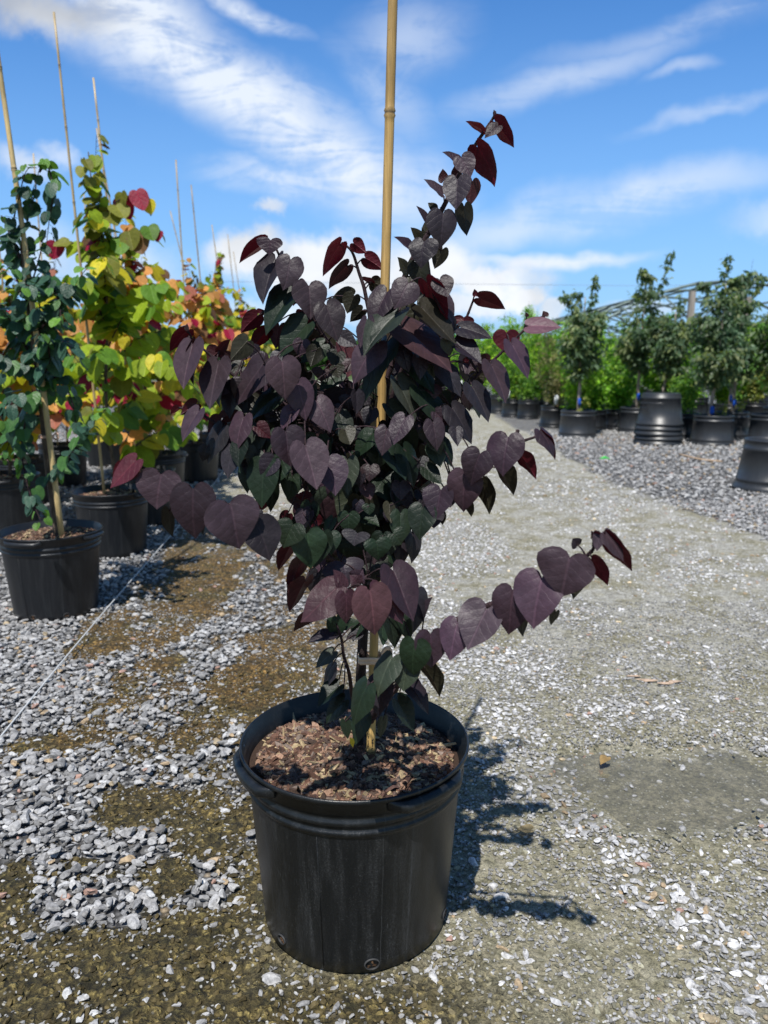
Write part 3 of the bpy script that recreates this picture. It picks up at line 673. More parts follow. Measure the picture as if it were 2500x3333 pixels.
# ------------------------------------------------------------------ the dark-leaved tree in the front pot
CATS = {'P': ((.049, .031, .042), (.07, .015, .024)), 'D': ((.024, .020, .026), (.035, .015, .02)), 'G': ((.014, .026, .014), (.028, .034, .018)),
        'R': ((.060, .012, .020), (.085, .008, .016)), 'M': ((.038, .019, .023), (.048, .014, .017)), 'O': ((.028, .027, .017), (.032, .030, .018)),
        'L': ((.080, .038, .050), (.1, .02, .03)), 'K': ((.034, .043, .031), (.04, .045, .028)), 'Y': ((.5, .38, .03), (.5, .38, .03))}
# crop origin x, y, scale ; then: stalk x,y  tip x,y  width  kind  distance(cm)     (measured on the photo; lower case = underside towards us)
LEAVES = [
((500,700,2.074), """
790 170 775 262 170 P 128
760 185 567 305 75 r 131
925 300 865 485 190 P 126
825 300 705 578 130 D 130
1048 478 1068 690 235 P 122
950 515 720 765 150 G 129
1165 610 1250 840 205 P 121
1575 520 1455 730 165 P 122
1262 195 1108 380 105 r 135
1350 190 1440 250 100 r 136
1430 290 1548 365 115 r 137
1310 340 1155 465 100 m 138
1345 545 1195 575 110 o 139
1475 455 1555 480 110 o 140
1480 460 1400 408 36 m 140
700 680 590 785 125 r 132
715 665 745 640 60 r 133
965 535 940 612 60 r 134
1035 740 845 950 170 G 127
850 745 815 900 120 m 133
1005 640 1150 768 130 r 134
1085 765 1250 920 140 o 136
765 785 645 905 105 r 131
650 900 525 975 90 R 130
720 915 650 960 110 D 128
225 780 95 890 95 r 124
225 775 225 732 30 M 123
265 875 190 1172 160 P 121
285 860 215 1130 60 m 123
440 920 365 992 130 m 126
440 920 500 825 60 m 126
440 1000 370 1308 175 P 121
455 1000 385 1280 70 G 123
600 1020 460 1050 95 O 128
745 1000 545 1275 165 P 122
735 1010 560 1240 90 O 125
545 1150 500 1372 130 D 124
865 988 905 1235 240 P 116
975 1140 1040 1382 190 P 119
1100 1255 1200 1445 185 P 121
1255 1345 1310 1535 160 K 124
850 1212 612 1345 120 G 124
1145 870 980 965 125 G 132
1060 860 870 975 110 o 134
1500 870 1318 1105 195 P 121
1565 870 1335 1225 120 G 123
1645 665 1385 885 140 K 120
1440 705 1378 890 95 P 121
1255 1070 1115 1170 110 G 132
1265 820 1375 880 110 D 130
890 1462 940 1692 232 P 114
610 1365 525 1582 135 P 119
700 1440 600 1620 140 K 122
700 1430 790 1500 110 R 121
290 1275 185 1335 100 r 122
170 1297 115 1345 42 r 122
305 1325 168 1512 95 P 119
455 1385 370 1450 125 m 124
470 1370 570 1310 90 m 125
460 1440 322 1655 120 D 121
575 1480 480 1645 120 D 123
750 1480 600 1620 105 G 124
560 1000 480 900 60 m 134
1410 640 1325 720 90 o 139
1090 820 940 850 90 o 138
1240 1010 1170 1080 130 m 138
1330 1000 1230 1060 90 M 137
1240 1090 1120 1040 70 O 139
1040 1060 980 1130 100 o 140
1100 1180 1060 1120 70 o 140
"""),
((1200,300,2.074), """
265 1290 172 1430 195 P 118
855 205 997 362 105 r 132
775 262 662 182 42 r 133
870 228 785 288 75 P 131
735 370 897 600 150 r 131
625 445 690 572 145 P 129
618 490 512 385 46 P 131
505 600 505 522 70 m 134
600 560 590 505 80 m 134
700 600 672 768 115 m 134
600 590 585 785 190 D 128
500 685 385 570 48 P 131
645 770 640 970 120 o 133
500 820 500 1032 205 D 127
410 885 325 762 40 P 130
450 790 405 745 55 O 133
345 985 290 910 62 O 132
395 960 360 912 80 o 133
500 1060 440 1192 110 o 133
375 1010 346 1160 195 D 126
300 1085 190 960 40 P 129
260 1210 205 1110 65 O 132
320 1150 395 1320 150 O 131
255 1180 210 1200 50 O 134
850 165 850 115 26 M 133
855 160 895 155 18 K 133
400 930 560 800 90 O 136
560 700 640 650 90 O 136
300 1250 380 1380 140 O 134
480 1265 535 1383 150 P 121
395 1290 570 1545 125 r 122
470 1350 575 1560 95 P 124
"""),
((1100,900,2.074), """
955 150 1132 212 105 r 126
930 130 925 85 40 r 126
850 275 840 352 145 r 128
830 345 1045 392 100 D 124
900 350 940 378 40 r 127
1290 335 1508 325 105 L 116
1400 270 1385 232 46 m 117
1280 270 1268 240 24 m 117
1138 378 1130 518 182 r 122
1172 455 1300 678 115 P 118
1035 595 1150 842 130 P 119
1030 560 950 645 140 m 126
800 450 975 582 115 D 123
640 570 670 620 90 r 133
850 575 905 575 60 r 132
705 610 852 790 130 D 122
930 640 980 720 115 o 129
905 745 1036 968 130 D 120
770 890 936 1098 150 D 120
925 830 975 950 55 K 125
740 1010 818 1088 80 K 126
480 530 690 740 130 G 124
400 705 545 965 135 K 121
550 760 735 1010 140 G 122
340 870 470 1010 115 K 124
455 955 372 1128 148 P 115
330 1030 290 1202 148 P 116
640 985 682 1168 140 P 117
235 1060 92 1207 120 G 121
320 1140 470 1370 120 G 119
440 1160 560 1400 130 G 120
680 1110 775 1282 100 G 120
545 1160 590 1290 100 o 126
1148 1085 1100 1320 255 P 111
960 1195 880 1388 222 P 112
862 1335 822 1588 240 P 114
860 1400 900 1480 210 D 119
695 1440 655 1642 205 P 116
745 1480 760 1560 120 D 120
573 1560 537 1768 195 G 116
640 1590 650 1700 140 D 120
1235 1210 1357 1342 95 r 114
1095 1290 1192 1472 112 o 116
970 1385 1055 1580 112 o 118
880 1520 915 1608 60 o 120
700 1590 716 1672 55 o 121
1368 1060 1495 1207 55 r 109
1370 1045 1490 1190 80 P 108
1220 1050 1205 1035 30 M 111
590 1290 705 1400 110 G 119
395 1420 440 1790 130 D 124
420 1600 432 1802 155 G 118
75 1600 72 1732 152 G 116
210 1540 210 1610 88 G 118
160 1620 280 1680 100 G 121
305 1740 290 1892 150 G 117
345 1360 360 1640 190 D 125
450 1470 500 1560 100 D 122
500 1730 535 1922 110 D 121
420 1820 430 1960 100 D 122
85 1790 60 1900 215 G 119
255 1820 200 1960 185 D 118
340 1850 450 1960 110 G 122
560 210 800 450 140 O 122
430 335 800 595 165 M 123
390 260 200 440 110 G 120
600 140 560 260 110 O 127
430 250 560 330 150 O 128
110 130 60 250 120 o 128
700 230 775 400 110 P 125
760 280 790 400 70 D 127
430 480 580 620 120 M 128
480 420 560 520 110 O 129
250 560 210 700 130 D 124
600 700 760 700 110 O 130
130 800 230 860 110 D 129
560 640 480 720 110 M 130
840 770 790 900 120 O 129
100 1010 40 1110 150 D 124
180 1230 60 1420 200 G 123
60 1290 130 1470 160 G 124
600 900 640 1000 120 O 130
230 900 180 1000 110 D 128
560 1450 600 1560 110 D 125
"""),
((300,1400,1.659), """
1150 85 1215 322 180 P 113
1265 170 1318 347 165 P 116
1380 165 1375 345 120 K 119
235 165 92 310 88 R 101
205 190 118 300 110 r 102
372 240 345 428 205 P 100
545 322 540 588 212 P 99
415 430 415 575 60 o 103
745 402 815 637 258 P 98
610 400 570 560 60 O 102
680 560 680 580 22 O 102
888 500 965 702 185 D 100
900 470 870 430 60 D 103
1085 510 1025 632 145 G 106
1160 562 1190 750 168 G 107
1285 560 1300 665 100 G 110
1195 455 1160 522 110 r 125
960 330 890 445 80 r 122
1060 450 1010 500 60 r 126
1170 370 1105 350 60 r 126
1070 625 1003 757 62 m 112
1140 700 1028 848 62 m 112
1150 815 1058 978 75 m 112
1210 975 1080 1057 62 m 111
1220 770 1185 900 100 D 116
930 180 905 420 150 G 118
1020 160 975 300 110 G 118
1080 250 1050 380 100 G 120
960 250 1000 430 90 G 121
1180 400 1150 540 90 G 120
850 190 820 330 90 G 122
620 90 590 165 70 D 121
760 100 720 255 90 D 119
800 60 785 200 80 G 118
"""),
((700,1700,1.659), """
655 355 452 530 190 L 106
690 350 640 255 70 L 107
665 400 555 530 120 D 109
705 388 725 552 122 L 104
770 330 740 290 80 L 108
770 300 790 262 100 P 109
835 370 885 618 220 L 102
895 330 1025 547 165 L 105
960 260 1092 522 175 P 107
1085 380 1100 600 90 D 112
690 215 720 285 225 D 112
860 230 880 320 170 K 114
640 610 497 645 58 D 121
637 700 537 778 72 K 119
635 770 553 918 48 D 119
668 885 548 990 88 G 117
697 965 578 1075 95 G 116
655 510 670 640 110 G 122
790 545 735 640 60 G 124
785 600 705 625 60 D 123
700 560 780 530 60 G 124
955 735 845 925 130 K 105
820 885 705 1092 130 G 104
905 850 868 1052 150 D 107
800 1030 735 1195 100 G 107
700 1070 730 1170 60 G 109
985 965 1078 1132 100 G 108
908 1060 910 1172 52 G 112
1045 868 1182 1012 90 D 108
1130 780 1228 922 80 o 109
740 1170 738 1218 26 Y 118
940 520 985 680 100 G 114
1010 500 1060 640 110 G 114
900 560 910 670 60 G 118
1040 760 1010 915 160 K 104
1080 650 1055 838 175 G 102
1130 500 1160 400 30 D 112
870 100 890 190 150 G 112
770 60 750 120 150 D 114
960 60 1010 110 130 G 114
580 60 530 250 150 G 109
410 60 380 130 130 G 108
"""),
((1300,1600,1.3825), """
140 640 148 797 135 P 103
262 590 216 752 128 P 101
392 530 303 710 168 P 100
512 450 473 645 155 P 98
642 388 590 610 195 P 96
768 295 712 474 228 P 94
800 240 780 212 50 D 96
645 330 630 308 22 D 98
530 410 525 395 16 D 99
868 305 950 402 62 r 94
925 200 1055 352 60 r 90
930 195 1030 300 55 P 89
905 190 885 268 48 P 91
868 205 866 176 14 M 92
815 400 775 478 52 o 97
705 540 680 600 32 o 99
560 560 540 640 40 o 101
"""),
]
BR = {  # branch: (list of (px, py), distance along it)
 'main': [(1163,2480,137),(1170,2300,137),(1180,2100,137),(1195,1900,137),(1210,1700,136),(1225,1500,136),(1245,1350,136),(1245,1276,136)],
 'a': [(1230,1440,136),(1245,1276,135),(1276,1189,134),(1298,1112,133),(1322,1045,131),(1341,987,130),(1420,930,127)],
 'b': [(1225,1480,137),(1268,1200,137),(1300,1000,136),(1325,880,134),(1395,760,133),(1440,680,133),(1485,590,133),(1530,500,134),(1575,430,134),(1605,385,134),(1612,362,134)],
 'c': [(1220,1560,138),(1160,1330,138),(1125,1236,136),(1084,1139,135),(1048,1086,134),(1000,1000,132),(968,936,130),(934,883,129),(895,801,129)],
 'd': [(1150,1300,139),(1205,1100,139),(1190,960,138),(1168,886,138),(1146,820,137),(1112,789,137)],
 'e': [(1215,1640,137),(1100,1480,133),(960,1340,129),(850,1280,127),(768,1228,126),(693,1163,125),(611,1093,124)],
 'f': [(1210,1720,137),(1080,1560,131),(930,1480,127),(830,1440,125),(746,1409,124),(645,1341,123),(582,1327,122)],
 'g': [(1205,1800,137),(1180,1560,130),(1088,1438,124),(1006,1375,122),(924,1293,120),(860,1180,120)],
 'h': [(1195,1960,137),(1150,1880,126),(1050,1800,116),(933,1725,108),(830,1690,105),(746,1645,103),(662,1632,103),(559,1568,102),(445,1511,101)],
 'i': [(1230,1450,137),(1300,1390,136),(1400,1250,133),(1500,1073,130),(1543,972,129)],
 'j': [(1215,1640,137),(1260,1600,136),(1380,1450,130),(1466,1324,126),(1558,1218,123),(1630,1150,121),(1722,1059,119)],
 'k': [(1205,1780,137),(1300,1700,130),(1452,1599,121),(1577,1531,116),(1664,1454,113),(1760,1416,111)],
 'l': [(1195,2380,137),(1215,2330,132),(1262,2270,122),(1310,2210,115),(1400,2090,107),(1500,2010,104),(1700,1925,101),(1850,1850,98),(1925,1795,95),(1932,1762,94)],
 'm': [(1165,2360,138),(1146,2260,132),(1136,2190,126),(1119,2134,123),(1110,2074,122),(1083,2004,122)],
 'n': [(1200,1900,137),(1215,1890,124),(1200,1875,113),(1170,1895,110),(1120,1925,108)],
 'o': [(1235,1440,137),(1310,1200,134),(1420,1100,131),(1500,1060,129)],
}
TREE_LOC = np.array([-0.058, 1.378, 0.0])
tree = tag(empty('potted_tree', TREE_LOC), 'dark purple heart-leaved young tree in a big black pot, tied to a thick bamboo stake', 'potted tree')
O0 = tuple(-TREE_LOC)
PR, PB = .2255, .187
POT = pot_body(tree, R=PR, Rb=PB, m=M_pot, seg=128)
pot_handle(POT, 183, 232, R=PR, m=M_pot); pot_handle(POT, 287, 335, R=PR, m=M_pot)
drain_hole(POT, 281, .022, .0125, Rb=PB, R=PR); drain_hole(POT, 224, .028, .010, Rb=PB, R=PR); drain_hole(POT, 340, .028, .010, Rb=PB, R=PR)
dome1 = lambda x, y: 0.010*math.exp(-((x+.08)**2+(y-.06)**2)/.010) + .012*math.exp(-(x*x+y*y)/.006) - .014*(x*x+y*y)/.04
soil(tree, .2055, .348, dome1, 8500, 11, .0024, .0085)
twig_bm = {}
def loc(P): return np.asarray(P) - TREE_LOC
paths = {k: spline([loc(at(x, y, d/100)) for x, y, d in v], 6) for k, v in BR.items()}
mb = MB(); pm = paths['main'].copy(); pm[0][2] = .345
tube(mb, pm, np.interp(np.linspace(0, 1, len(pm)), [0, .08, .5, 1], [.0125, .0105, .0085, .0062]), 12)
TR = mb.build('trunk', M_bark, tree)
fol = {k: MB() for k in paths}; tw = {k: MB() for k in paths}
rg = np.random.default_rng(3)
def r_at(k, i):
    n = len(paths[k]); t = i/(n-1); base = {'a': .0052, 'b': .0050, 'c': .0050, 'l': .0058, 'e': .0042, 'h': .0042}.get(k, .0036)
    return 1.25*(base*(1-t) + .0014*t)
camp = np.array([0, 0, CAMZ])
def put_leaf(P0, P1, wpx, dep, cat, rg, lay=None):
    """P0,P1 world points of stalk and tip"""
    top, und = CATS[cat.upper()]
    A = P1-P0; L = np.linalg.norm(A); A = A/L
    mid = (P0+P1)/2; view = unit(camp-mid)
    N0 = unit(view - A*np.dot(view, A))
    app = wpx*dep/F; W = max(app/.96, .80*L); c = min(1, app/W); ang = math.acos(c)*.93
    C = np.cross(A, N0)
    cand = [N0*math.cos(ang) + s*C*math.sin(ang) for s in (1, -1)]
    if cat.isupper(): N = max(cand, key=lambda q: q[2])
    else: N = -min(cand, key=lambda q: q[2])          # upper side away from us
    v = rg.choice([.6, .8, 1.0, 1.0, 1.2])*rg.uniform(.85, 1.15); t = np.array(top)*v*np.array([rg.uniform(.94, 1.08), rg.uniform(.9, 1.1), rg.uniform(.94, 1.06)])
    q = P0 - TREE_LOC
    best = None
    for k, P in paths.items():
        if k == 'main': continue
        dd = np.linalg.norm(P-q, axis=1); i = int(dd.argmin())
        if best is None or dd[i] < best[0]: best = (dd[i], k, i)
    dd, k, i = best
    leaf(fol[k], q, A, N, L, W, t, np.array(und)*v, rg, fold=rg.uniform(.10, .50), curl=rg.uniform(.05, .75), wave=rg.uniform(.01, .05), M=4)
    P = paths[k]; i2 = max(0, i-1); b = P[i2]
    L_ = np.linalg.norm(q-b)
    if L_ > .004:
        pts = spline([b, b + (q-b)*.5 + np.array([0, 0, min(.02, L_*.12)]), q + A*.002], 4)
        tube(tw[k], pts, np.linspace(.0014, .0010, len(pts)), 5)
for (ox, oy, sc), txt in LEAVES:
    for ln in txt.strip().split('\n'):
        a = ln.split(); bx, by, tx, ty, w = [float(v) for v in a[:5]]; cat = a[5]; d = float(a[6])/100
        bx, tx = ox+bx/sc, ox+tx/sc; by, ty = oy+by/sc, oy+ty/sc; w *= (1.14 if ox in (1300, 300) else 1.0)/sc
        P0 = at(bx, by, d); dep = P0[1]*math.cos(PITCH) - (P0[2]-CAMZ)*math.sin(PITCH)
        Lp = math.hypot(tx-bx, ty-by)*dep/F
        k = rg.uniform(.15, .5) if cat.isupper() else -rg.uniform(.0, .25)
        k = max(k, (w*dep/F*.75/max(Lp, .005) - 1)*.9) if cat.isupper() else k     # very short blades point at us
        P1 = at(tx, ty, d - k*Lp)
        put_leaf(P0, P1, w, dep, cat, rg)
# leaves further inside the crown
CR = np.array([(860,1010),(930,960),(1010,1040),(1130,1060),(1260,980),(1390,1000),(1480,1080),(1560,1210),(1560,1330),(1500,1420),(1440,1500),(1400,1600),(1330,1720),(1290,1840),(1240,1900),(1060,1880),(1000,1790),(960,1640),(860,1560),(760,1450),(700,1370),(760,1180)])
def inside(p, poly):
    c = False; n = len(poly)
    for i in range(n):
        x1, y1 = poly[i]; x2, y2 = poly[i-1]
        if (y1 > p[1]) != (y2 > p[1]) and p[0] < (x2-x1)*(p[1]-y1)/(y2-y1+1e-9)+x1: c = not c
    return c
cnt = 0
while cnt < 330:
    x, y = rg.uniform(700, 1560), rg.uniform(960, 1900)
    if y < 1250 and rg.uniform() < .8: continue
    if y < 1420 and rg.uniform() < .25: continue
    if not inside((x, y), CR): continue
    low = y > 1400
    d = rg.uniform(1.30, 1.62) if not low else rg.uniform(1.22, 1.55)
    out = (x-1230)/500; L = rg.uniform(75, 125)
    tx = x + out*60 + rg.normal(0, 25); ty = y + L*rg.uniform(.5, 1.1)
    if not inside((tx, ty), CR) or (1285 > x > 1180 and y < 1330 and d < 1.42): continue
    P0 = at(x, y, d); P1 = at(tx, ty, d - rg.uniform(-.3, .5)*L*d/F)
    cat = rg.choice(['G', 'G', 'D', 'O', 'K', 'g', 'o', 'M'] if low else ['G', 'D', 'O', 'P', 'K', 'o', 'm', 'M'])
    put_leaf(P0, P1, rg.uniform(60, 120), d, str(cat), rg); cnt += 1
cnt = 0
while cnt < 95:                                           # smaller blades on the outer twigs
    x, y = rg.uniform(720, 1540), rg.uniform(1080, 1860)
    if not inside((x, y), CR) or (1300 > x > 1165 and y < 1400): continue
    d = rg.uniform(1.17, 1.31); out = (x-1230)/500; L = rg.uniform(42, 82); tx = x+out*40+rg.normal(0, 18); ty = y+L*rg.uniform(.6, 1.0)
    put_leaf(at(x, y, d), at(tx, ty, d-rg.uniform(0, .6)*L*d/F), rg.uniform(34, 72), d, str(rg.choice(['P', 'D', 'P', 'K', 'D', 'M', 'o', 'G'])), rg); cnt += 1
# silvery young leaves still crumpled at a few shoot tips
for k, P in paths.items():
    if k == 'main': continue
    n = len(P); R = [r_at(k, i) for i in range(n)]
    tube(tw[k], P, R, 8)
    if k in 'abchijkl':                                   # slight swellings where stalks leave
        for i in range(3, n-2, 3): tube(tw[k], [P[i]-(P[i+1]-P[i])*.12, P[i], P[i]+(P[i+1]-P[i])*.12], [R[i]*.9, R[i]*1.35, R[i]*.9], 7)
    b = tw[k].build('branch', M_twig, tree)
    if fol[k].V: fol[k].build('foliage', M_purple, b)
# stake
s0 = loc(at(1203, 2482, 1.343)); s0[2] = .30; s1 = loc(at(1277, 0, 1.350)); s1 = s1 + (s1-s0)*.25
LS = np.linalg.norm(s1-s0)
def frac(py): p = loc(at(1240, py, 1.347)); return (p[2]-s0[2])/(s1[2]-s0[2])
st = cane(tree, [s0, (s0+s1)/2 + [0.002, 0, 0], s1], .0086, .0079, (.47, .305, .11), [frac(366), frac(1100), frac(1690), frac(2440)], 16)
mbk = MB()
ax = unit(s1-s0); c0 = s0 + ax*(frac(2430)*LS); tv = unit(camp-TREE_LOC-c0)
er = unit(tv - ax*np.dot(tv, ax)); et = np.cross(ax, er)
def stroke(segs, off, h):          # pen marks written up the pole
    for (x0, y0, x1, y1) in segs:
        P = []
        for t in (0, .5, 1):
            xx, yy_ = x0+(x1-x0)*t, y0+(y1-y0)*t
            ph = off + yy_*.5; rr = .00885
            P.append(c0 + ax*(h + xx*.010) + (er*math.cos(ph) + et*math.sin(ph))*rr)
        tube(mbk, P, .00055, 4, (.01, .01, .01))
stroke([(0, 0, .9, 0), (.45, 0, .9, .7), (.45, 0, 0, .7)], .25, .013)
stroke([(0, .3, .9, .3)], .25, .006)
stroke([(0, 0, .8, 0), (0, 0, 0, .7), (.8, 0, .8, .7)], .25, -.005)
for q in range(26): 
    hh = rg.uniform(-.012, .05); ph = -rg.uniform(.45, .95); p = c0 + ax*hh + (er*math.cos(ph)+et*math.sin(ph))*.0087; tube(mbk, [p, p+ax*rg.uniform(.001, .006)], .0006, 4, (.015, .012, .01))
mbk.build('pen_mark', M_vc, st)
pt = loc(at(1204, 2142, 1.350)); tie_band(tree, pt, .0215, .0185, .0072, (.66, .48, .34), 0)
pt = loc(at(1256, 1088, 1.345)); mb = MB(); lathe(mb, [(.0088, -.012), (.0095, -.006), (.0135, .0), (.0185, .0035), (.0175, .0050), (.0115, .003), (.0088, .008)], 20, (.62, .45, .34), pt)
tube(mb, spline([pt+[.017, 0, .003], pt+[.026, -.002, .008], pt+[.030, 0, .004]], 3), .0022, 5, (.62, .46, .36)); mb.build('tie', M_tie, tree)
print('tree done')

# ------------------------------------------------------------------ potted trees on the other beds
def branch_leaves(mbf, mbt, P, R0, size, cols, rg, mode, W=1.0, step=.035, start=.15, droop=.6, M=2, lo=True, rnd=True, petiole=.025, fold=(.05, .3)):
    """leaves alternate along polyline P"""
    P = spline(P, 5); n = len(P); seg = np.r_[0, np.cumsum(np.linalg.norm(np.diff(P, axis=0), axis=1))]; Lt = seg[-1]
    tube(mbt, P, np.linspace(R0, .0012, n), 6, (.05, .035, .03))
    s = Lt*start; side = 1
    while s < Lt:
        q = np.array([np.interp(s, seg, P[:, k]) for k in range(3)]); t = unit(np.array([np.interp(min(s+.01, Lt), seg, P[:, k]) - np.interp(max(s-.01, 0), seg, P[:, k]) for k in range(3)]))
        lat = np.cross(t, [0, 0, 1.0]); lat = unit(lat + rg.normal(0, .35, 3)) if np.linalg.norm(lat) > .2 else unit(rg.normal(0, 1, 3)*[1, 1, .2])
        L = size*rg.uniform(.7, 1.2)*(1 - .45*(s/Lt)**3)
        d1 = unit(lat*side + t*.5 + np.array([0, 0, rg.uniform(-.1, .35)]))
        b = q + d1*petiole*rg.uniform(.6, 1.3)
        A = unit(lat*side*rg.uniform(.35, .9) + t*.45 + np.array([0, 0, -droop*rg.uniform(.5, 1.6)]))
        N = unit(np.array([0, 0, 1.0]) + lat*side*rg.uniform(.2, .8) + np.array([0, -.45, 0]) + rg.normal(0, .25, 3))
        c, u = cols(q, rg, s/Lt)
        leaf(mbf, b, A, N, L, L*W*rg.uniform(.85, 1.1), c, u, rg, fold=rg.uniform(*fold), curl=rg.uniform(0, .4), wave=rg.uniform(.01, .05), M=M, rnd=rnd, lo=lo)
        tube(mbt, [q, b], .0009, 3, (.08, .06, .03), cap=False)
        side *= -1; s += step*rg.uniform(.7, 1.3)

def cols_fall(bias, seed):
    sd = seed*7.3
    pal = {'yg': (.27, .37, .022), 'y': (.58, .50, .03), 'g': (.11, .23, .025), 'dg': (.04, .10, .022), 'o': (.62, .30, .085), 'r': (.30, .012, .045), 'br': (.16, .085, .04), 'ol': (.20, .21, .035), 'pk': (.48, .17, .11)}
    ks = list(pal)
    def f(p, rg, t):
        n = vnoise(np.array([p[0]*5+sd]), np.array([p[2]*5+p[1]*4]), seed)[0]; z = p[2]
        w = dict(bias); 
        if n > .56: w['o'] = w.get('o', 0)*3.2; w['r'] = w.get('r', 0)*1.6
        if n < .42: w['yg'] = w.get('yg', 0)*2.6; w['g'] = w.get('g', 0)*1.5
        if z > 1.75: w['ol'] = w.get('ol', 0)+.5; w['r'] = w.get('r', 0)+.12; w['br'] = w.get('br', 0)+.15
        if z < .8: w['yg'] = w.get('yg', 0)+.4; w['g'] = w.get('g', 0)+.25
        kk = list(w); pr = np.array([w[k] for k in kk]); k = kk[rg.choice(len(kk), p=pr/pr.sum())]
        c = np.array(pal[k])*rg.uniform(.75, 1.2)
        return c, c*np.array([1.0, 1.05, 1.2])*.9
    return f
def cols_waxy(p, rg, t):
    c = np.array((.032, .080, .052)) if rg.uniform() < .75 else np.array((.055, .14, .035))
    if t > .9 or p[2] > 1.85: c = np.array((.10, .22, .03))
    c = c*rg.uniform(.75, 1.3); return c, c*np.array([1.1, 1.25, .95])

def nursery_tree(x, y, seed, label, group, cols, H=2.2, stake=None, size=.105, nb=13, rad=.42, R=.22, potm=M_pot2, lean=(0, 0), lo=True, leafm=M_fall, nchips=260, step=.045, stake_lean=(0, 0), low=.55, ph=.375, name='potted_tree', stake_r=.0085):
    rg = np.random.default_rng(seed); t = tag(empty(name, (x, y, 0)), label, 'potted tree', group)
    pot = pot_body(t, R=R, Rb=R*.81, H=ph, m=potm, seg=48)
    a0 = rg.uniform(0, 360)
    for k in range(2): pot_handle(pot, a0+k*180, a0+k*180+46, R=R, H=ph, m=potm, n=8)
    for k in range(3): drain_hole(pot, a0+60+k*100, .02, .012, Rb=R*.81, R=R)
    soil(t, R*.912, ph-.032, lambda a, b: .012*math.exp(-(a*a+b*b)/.008), nchips, seed, .005, .013, 24)
    zt = np.linspace(ph-.03, H-.12, 7); ph0 = rg.uniform(0, 6)
    T = np.array([(lean[0]*((z-.3)/1.6) + .018*math.sin(z*5+ph0)+.02, lean[1]*((z-.3)/1.6) + .018*math.cos(z*4+ph0)+.03, z) for z in zt])
    mb = MB(); tube(mb, spline(T, 3), np.linspace(.0125, .003, 19), 8); mb.build('trunk', M_bark2, t)
    mf = MB(); mt = MB()
    for k in range(nb):
        z0 = low + (H*.80-low)*((k+.5)/nb)**.9; i = np.clip((z0-zt[0])/(zt[-1]-zt[0])*6, 0, 5.99); b = T[int(i)] + (T[int(i)+1]-T[int(i)])*(i-int(i))
        a = k*2.4 + rg.uniform(-.5, .5) + ph0; env = rad*(1.05 - .88*((z0-low)/(H-low))**1.05)*rg.uniform(.75, 1.15)
        if z0 < low+.2: env *= .75
        dx = np.array([math.cos(a), math.sin(a), 0]); rise = rg.uniform(.15, .5)*env + .04
        Pb = [b, b+dx*env*.4+[0, 0, rise*.8], b+dx*env*.8+[0, 0, rise*1.05], b+dx*env*1.05+[0, 0, rise*.85]]
        branch_leaves(mf, mt, Pb, .0045, size, cols, rg, 0, W=.98, step=step, start=.22, lo=lo, rnd=True, droop=.75)
    for k in range(3 if H > 1.9 else 2):
        a = rg.uniform(0, 6.28); tip = T[-2]+np.array([.06*math.cos(a), .06*math.sin(a), 0]); 
        branch_leaves(mf, mt, [T[-4], T[-3]+[0, .02*k, 0], (T[-3]+T[-2])/2+[.02, 0, 0], T[-2]+[.01*k, 0, .02], T[-1]+[.06*math.cos(a), .06*math.sin(a), .10-.14*k]], .004, size*.8, cols, rg, 0, W=.95, step=step*.8, start=.0, lo=lo, droop=.9)
    mt.build('branch', M_twig, t); mf.build('foliage', leafm, t)
    if stake:
        sx_, sy_ = -.02+rg.uniform(-.01, .01), -.035
        s = cane(t, [(sx_, sy_, ph-.06), (sx_+stake_lean[0]*.5+rg.normal(0, .004), sy_+stake_lean[1]*.5, (ph+stake)/2), (sx_+stake_lean[0], sy_+stake_lean[1], stake)], stake_r, stake_r*.7, np.array((.48, .36, .19))*rg.uniform(.75, 1.1), [.12+.001*seed % .05, .3, .47, .63, .78, .9], 8)
    return t

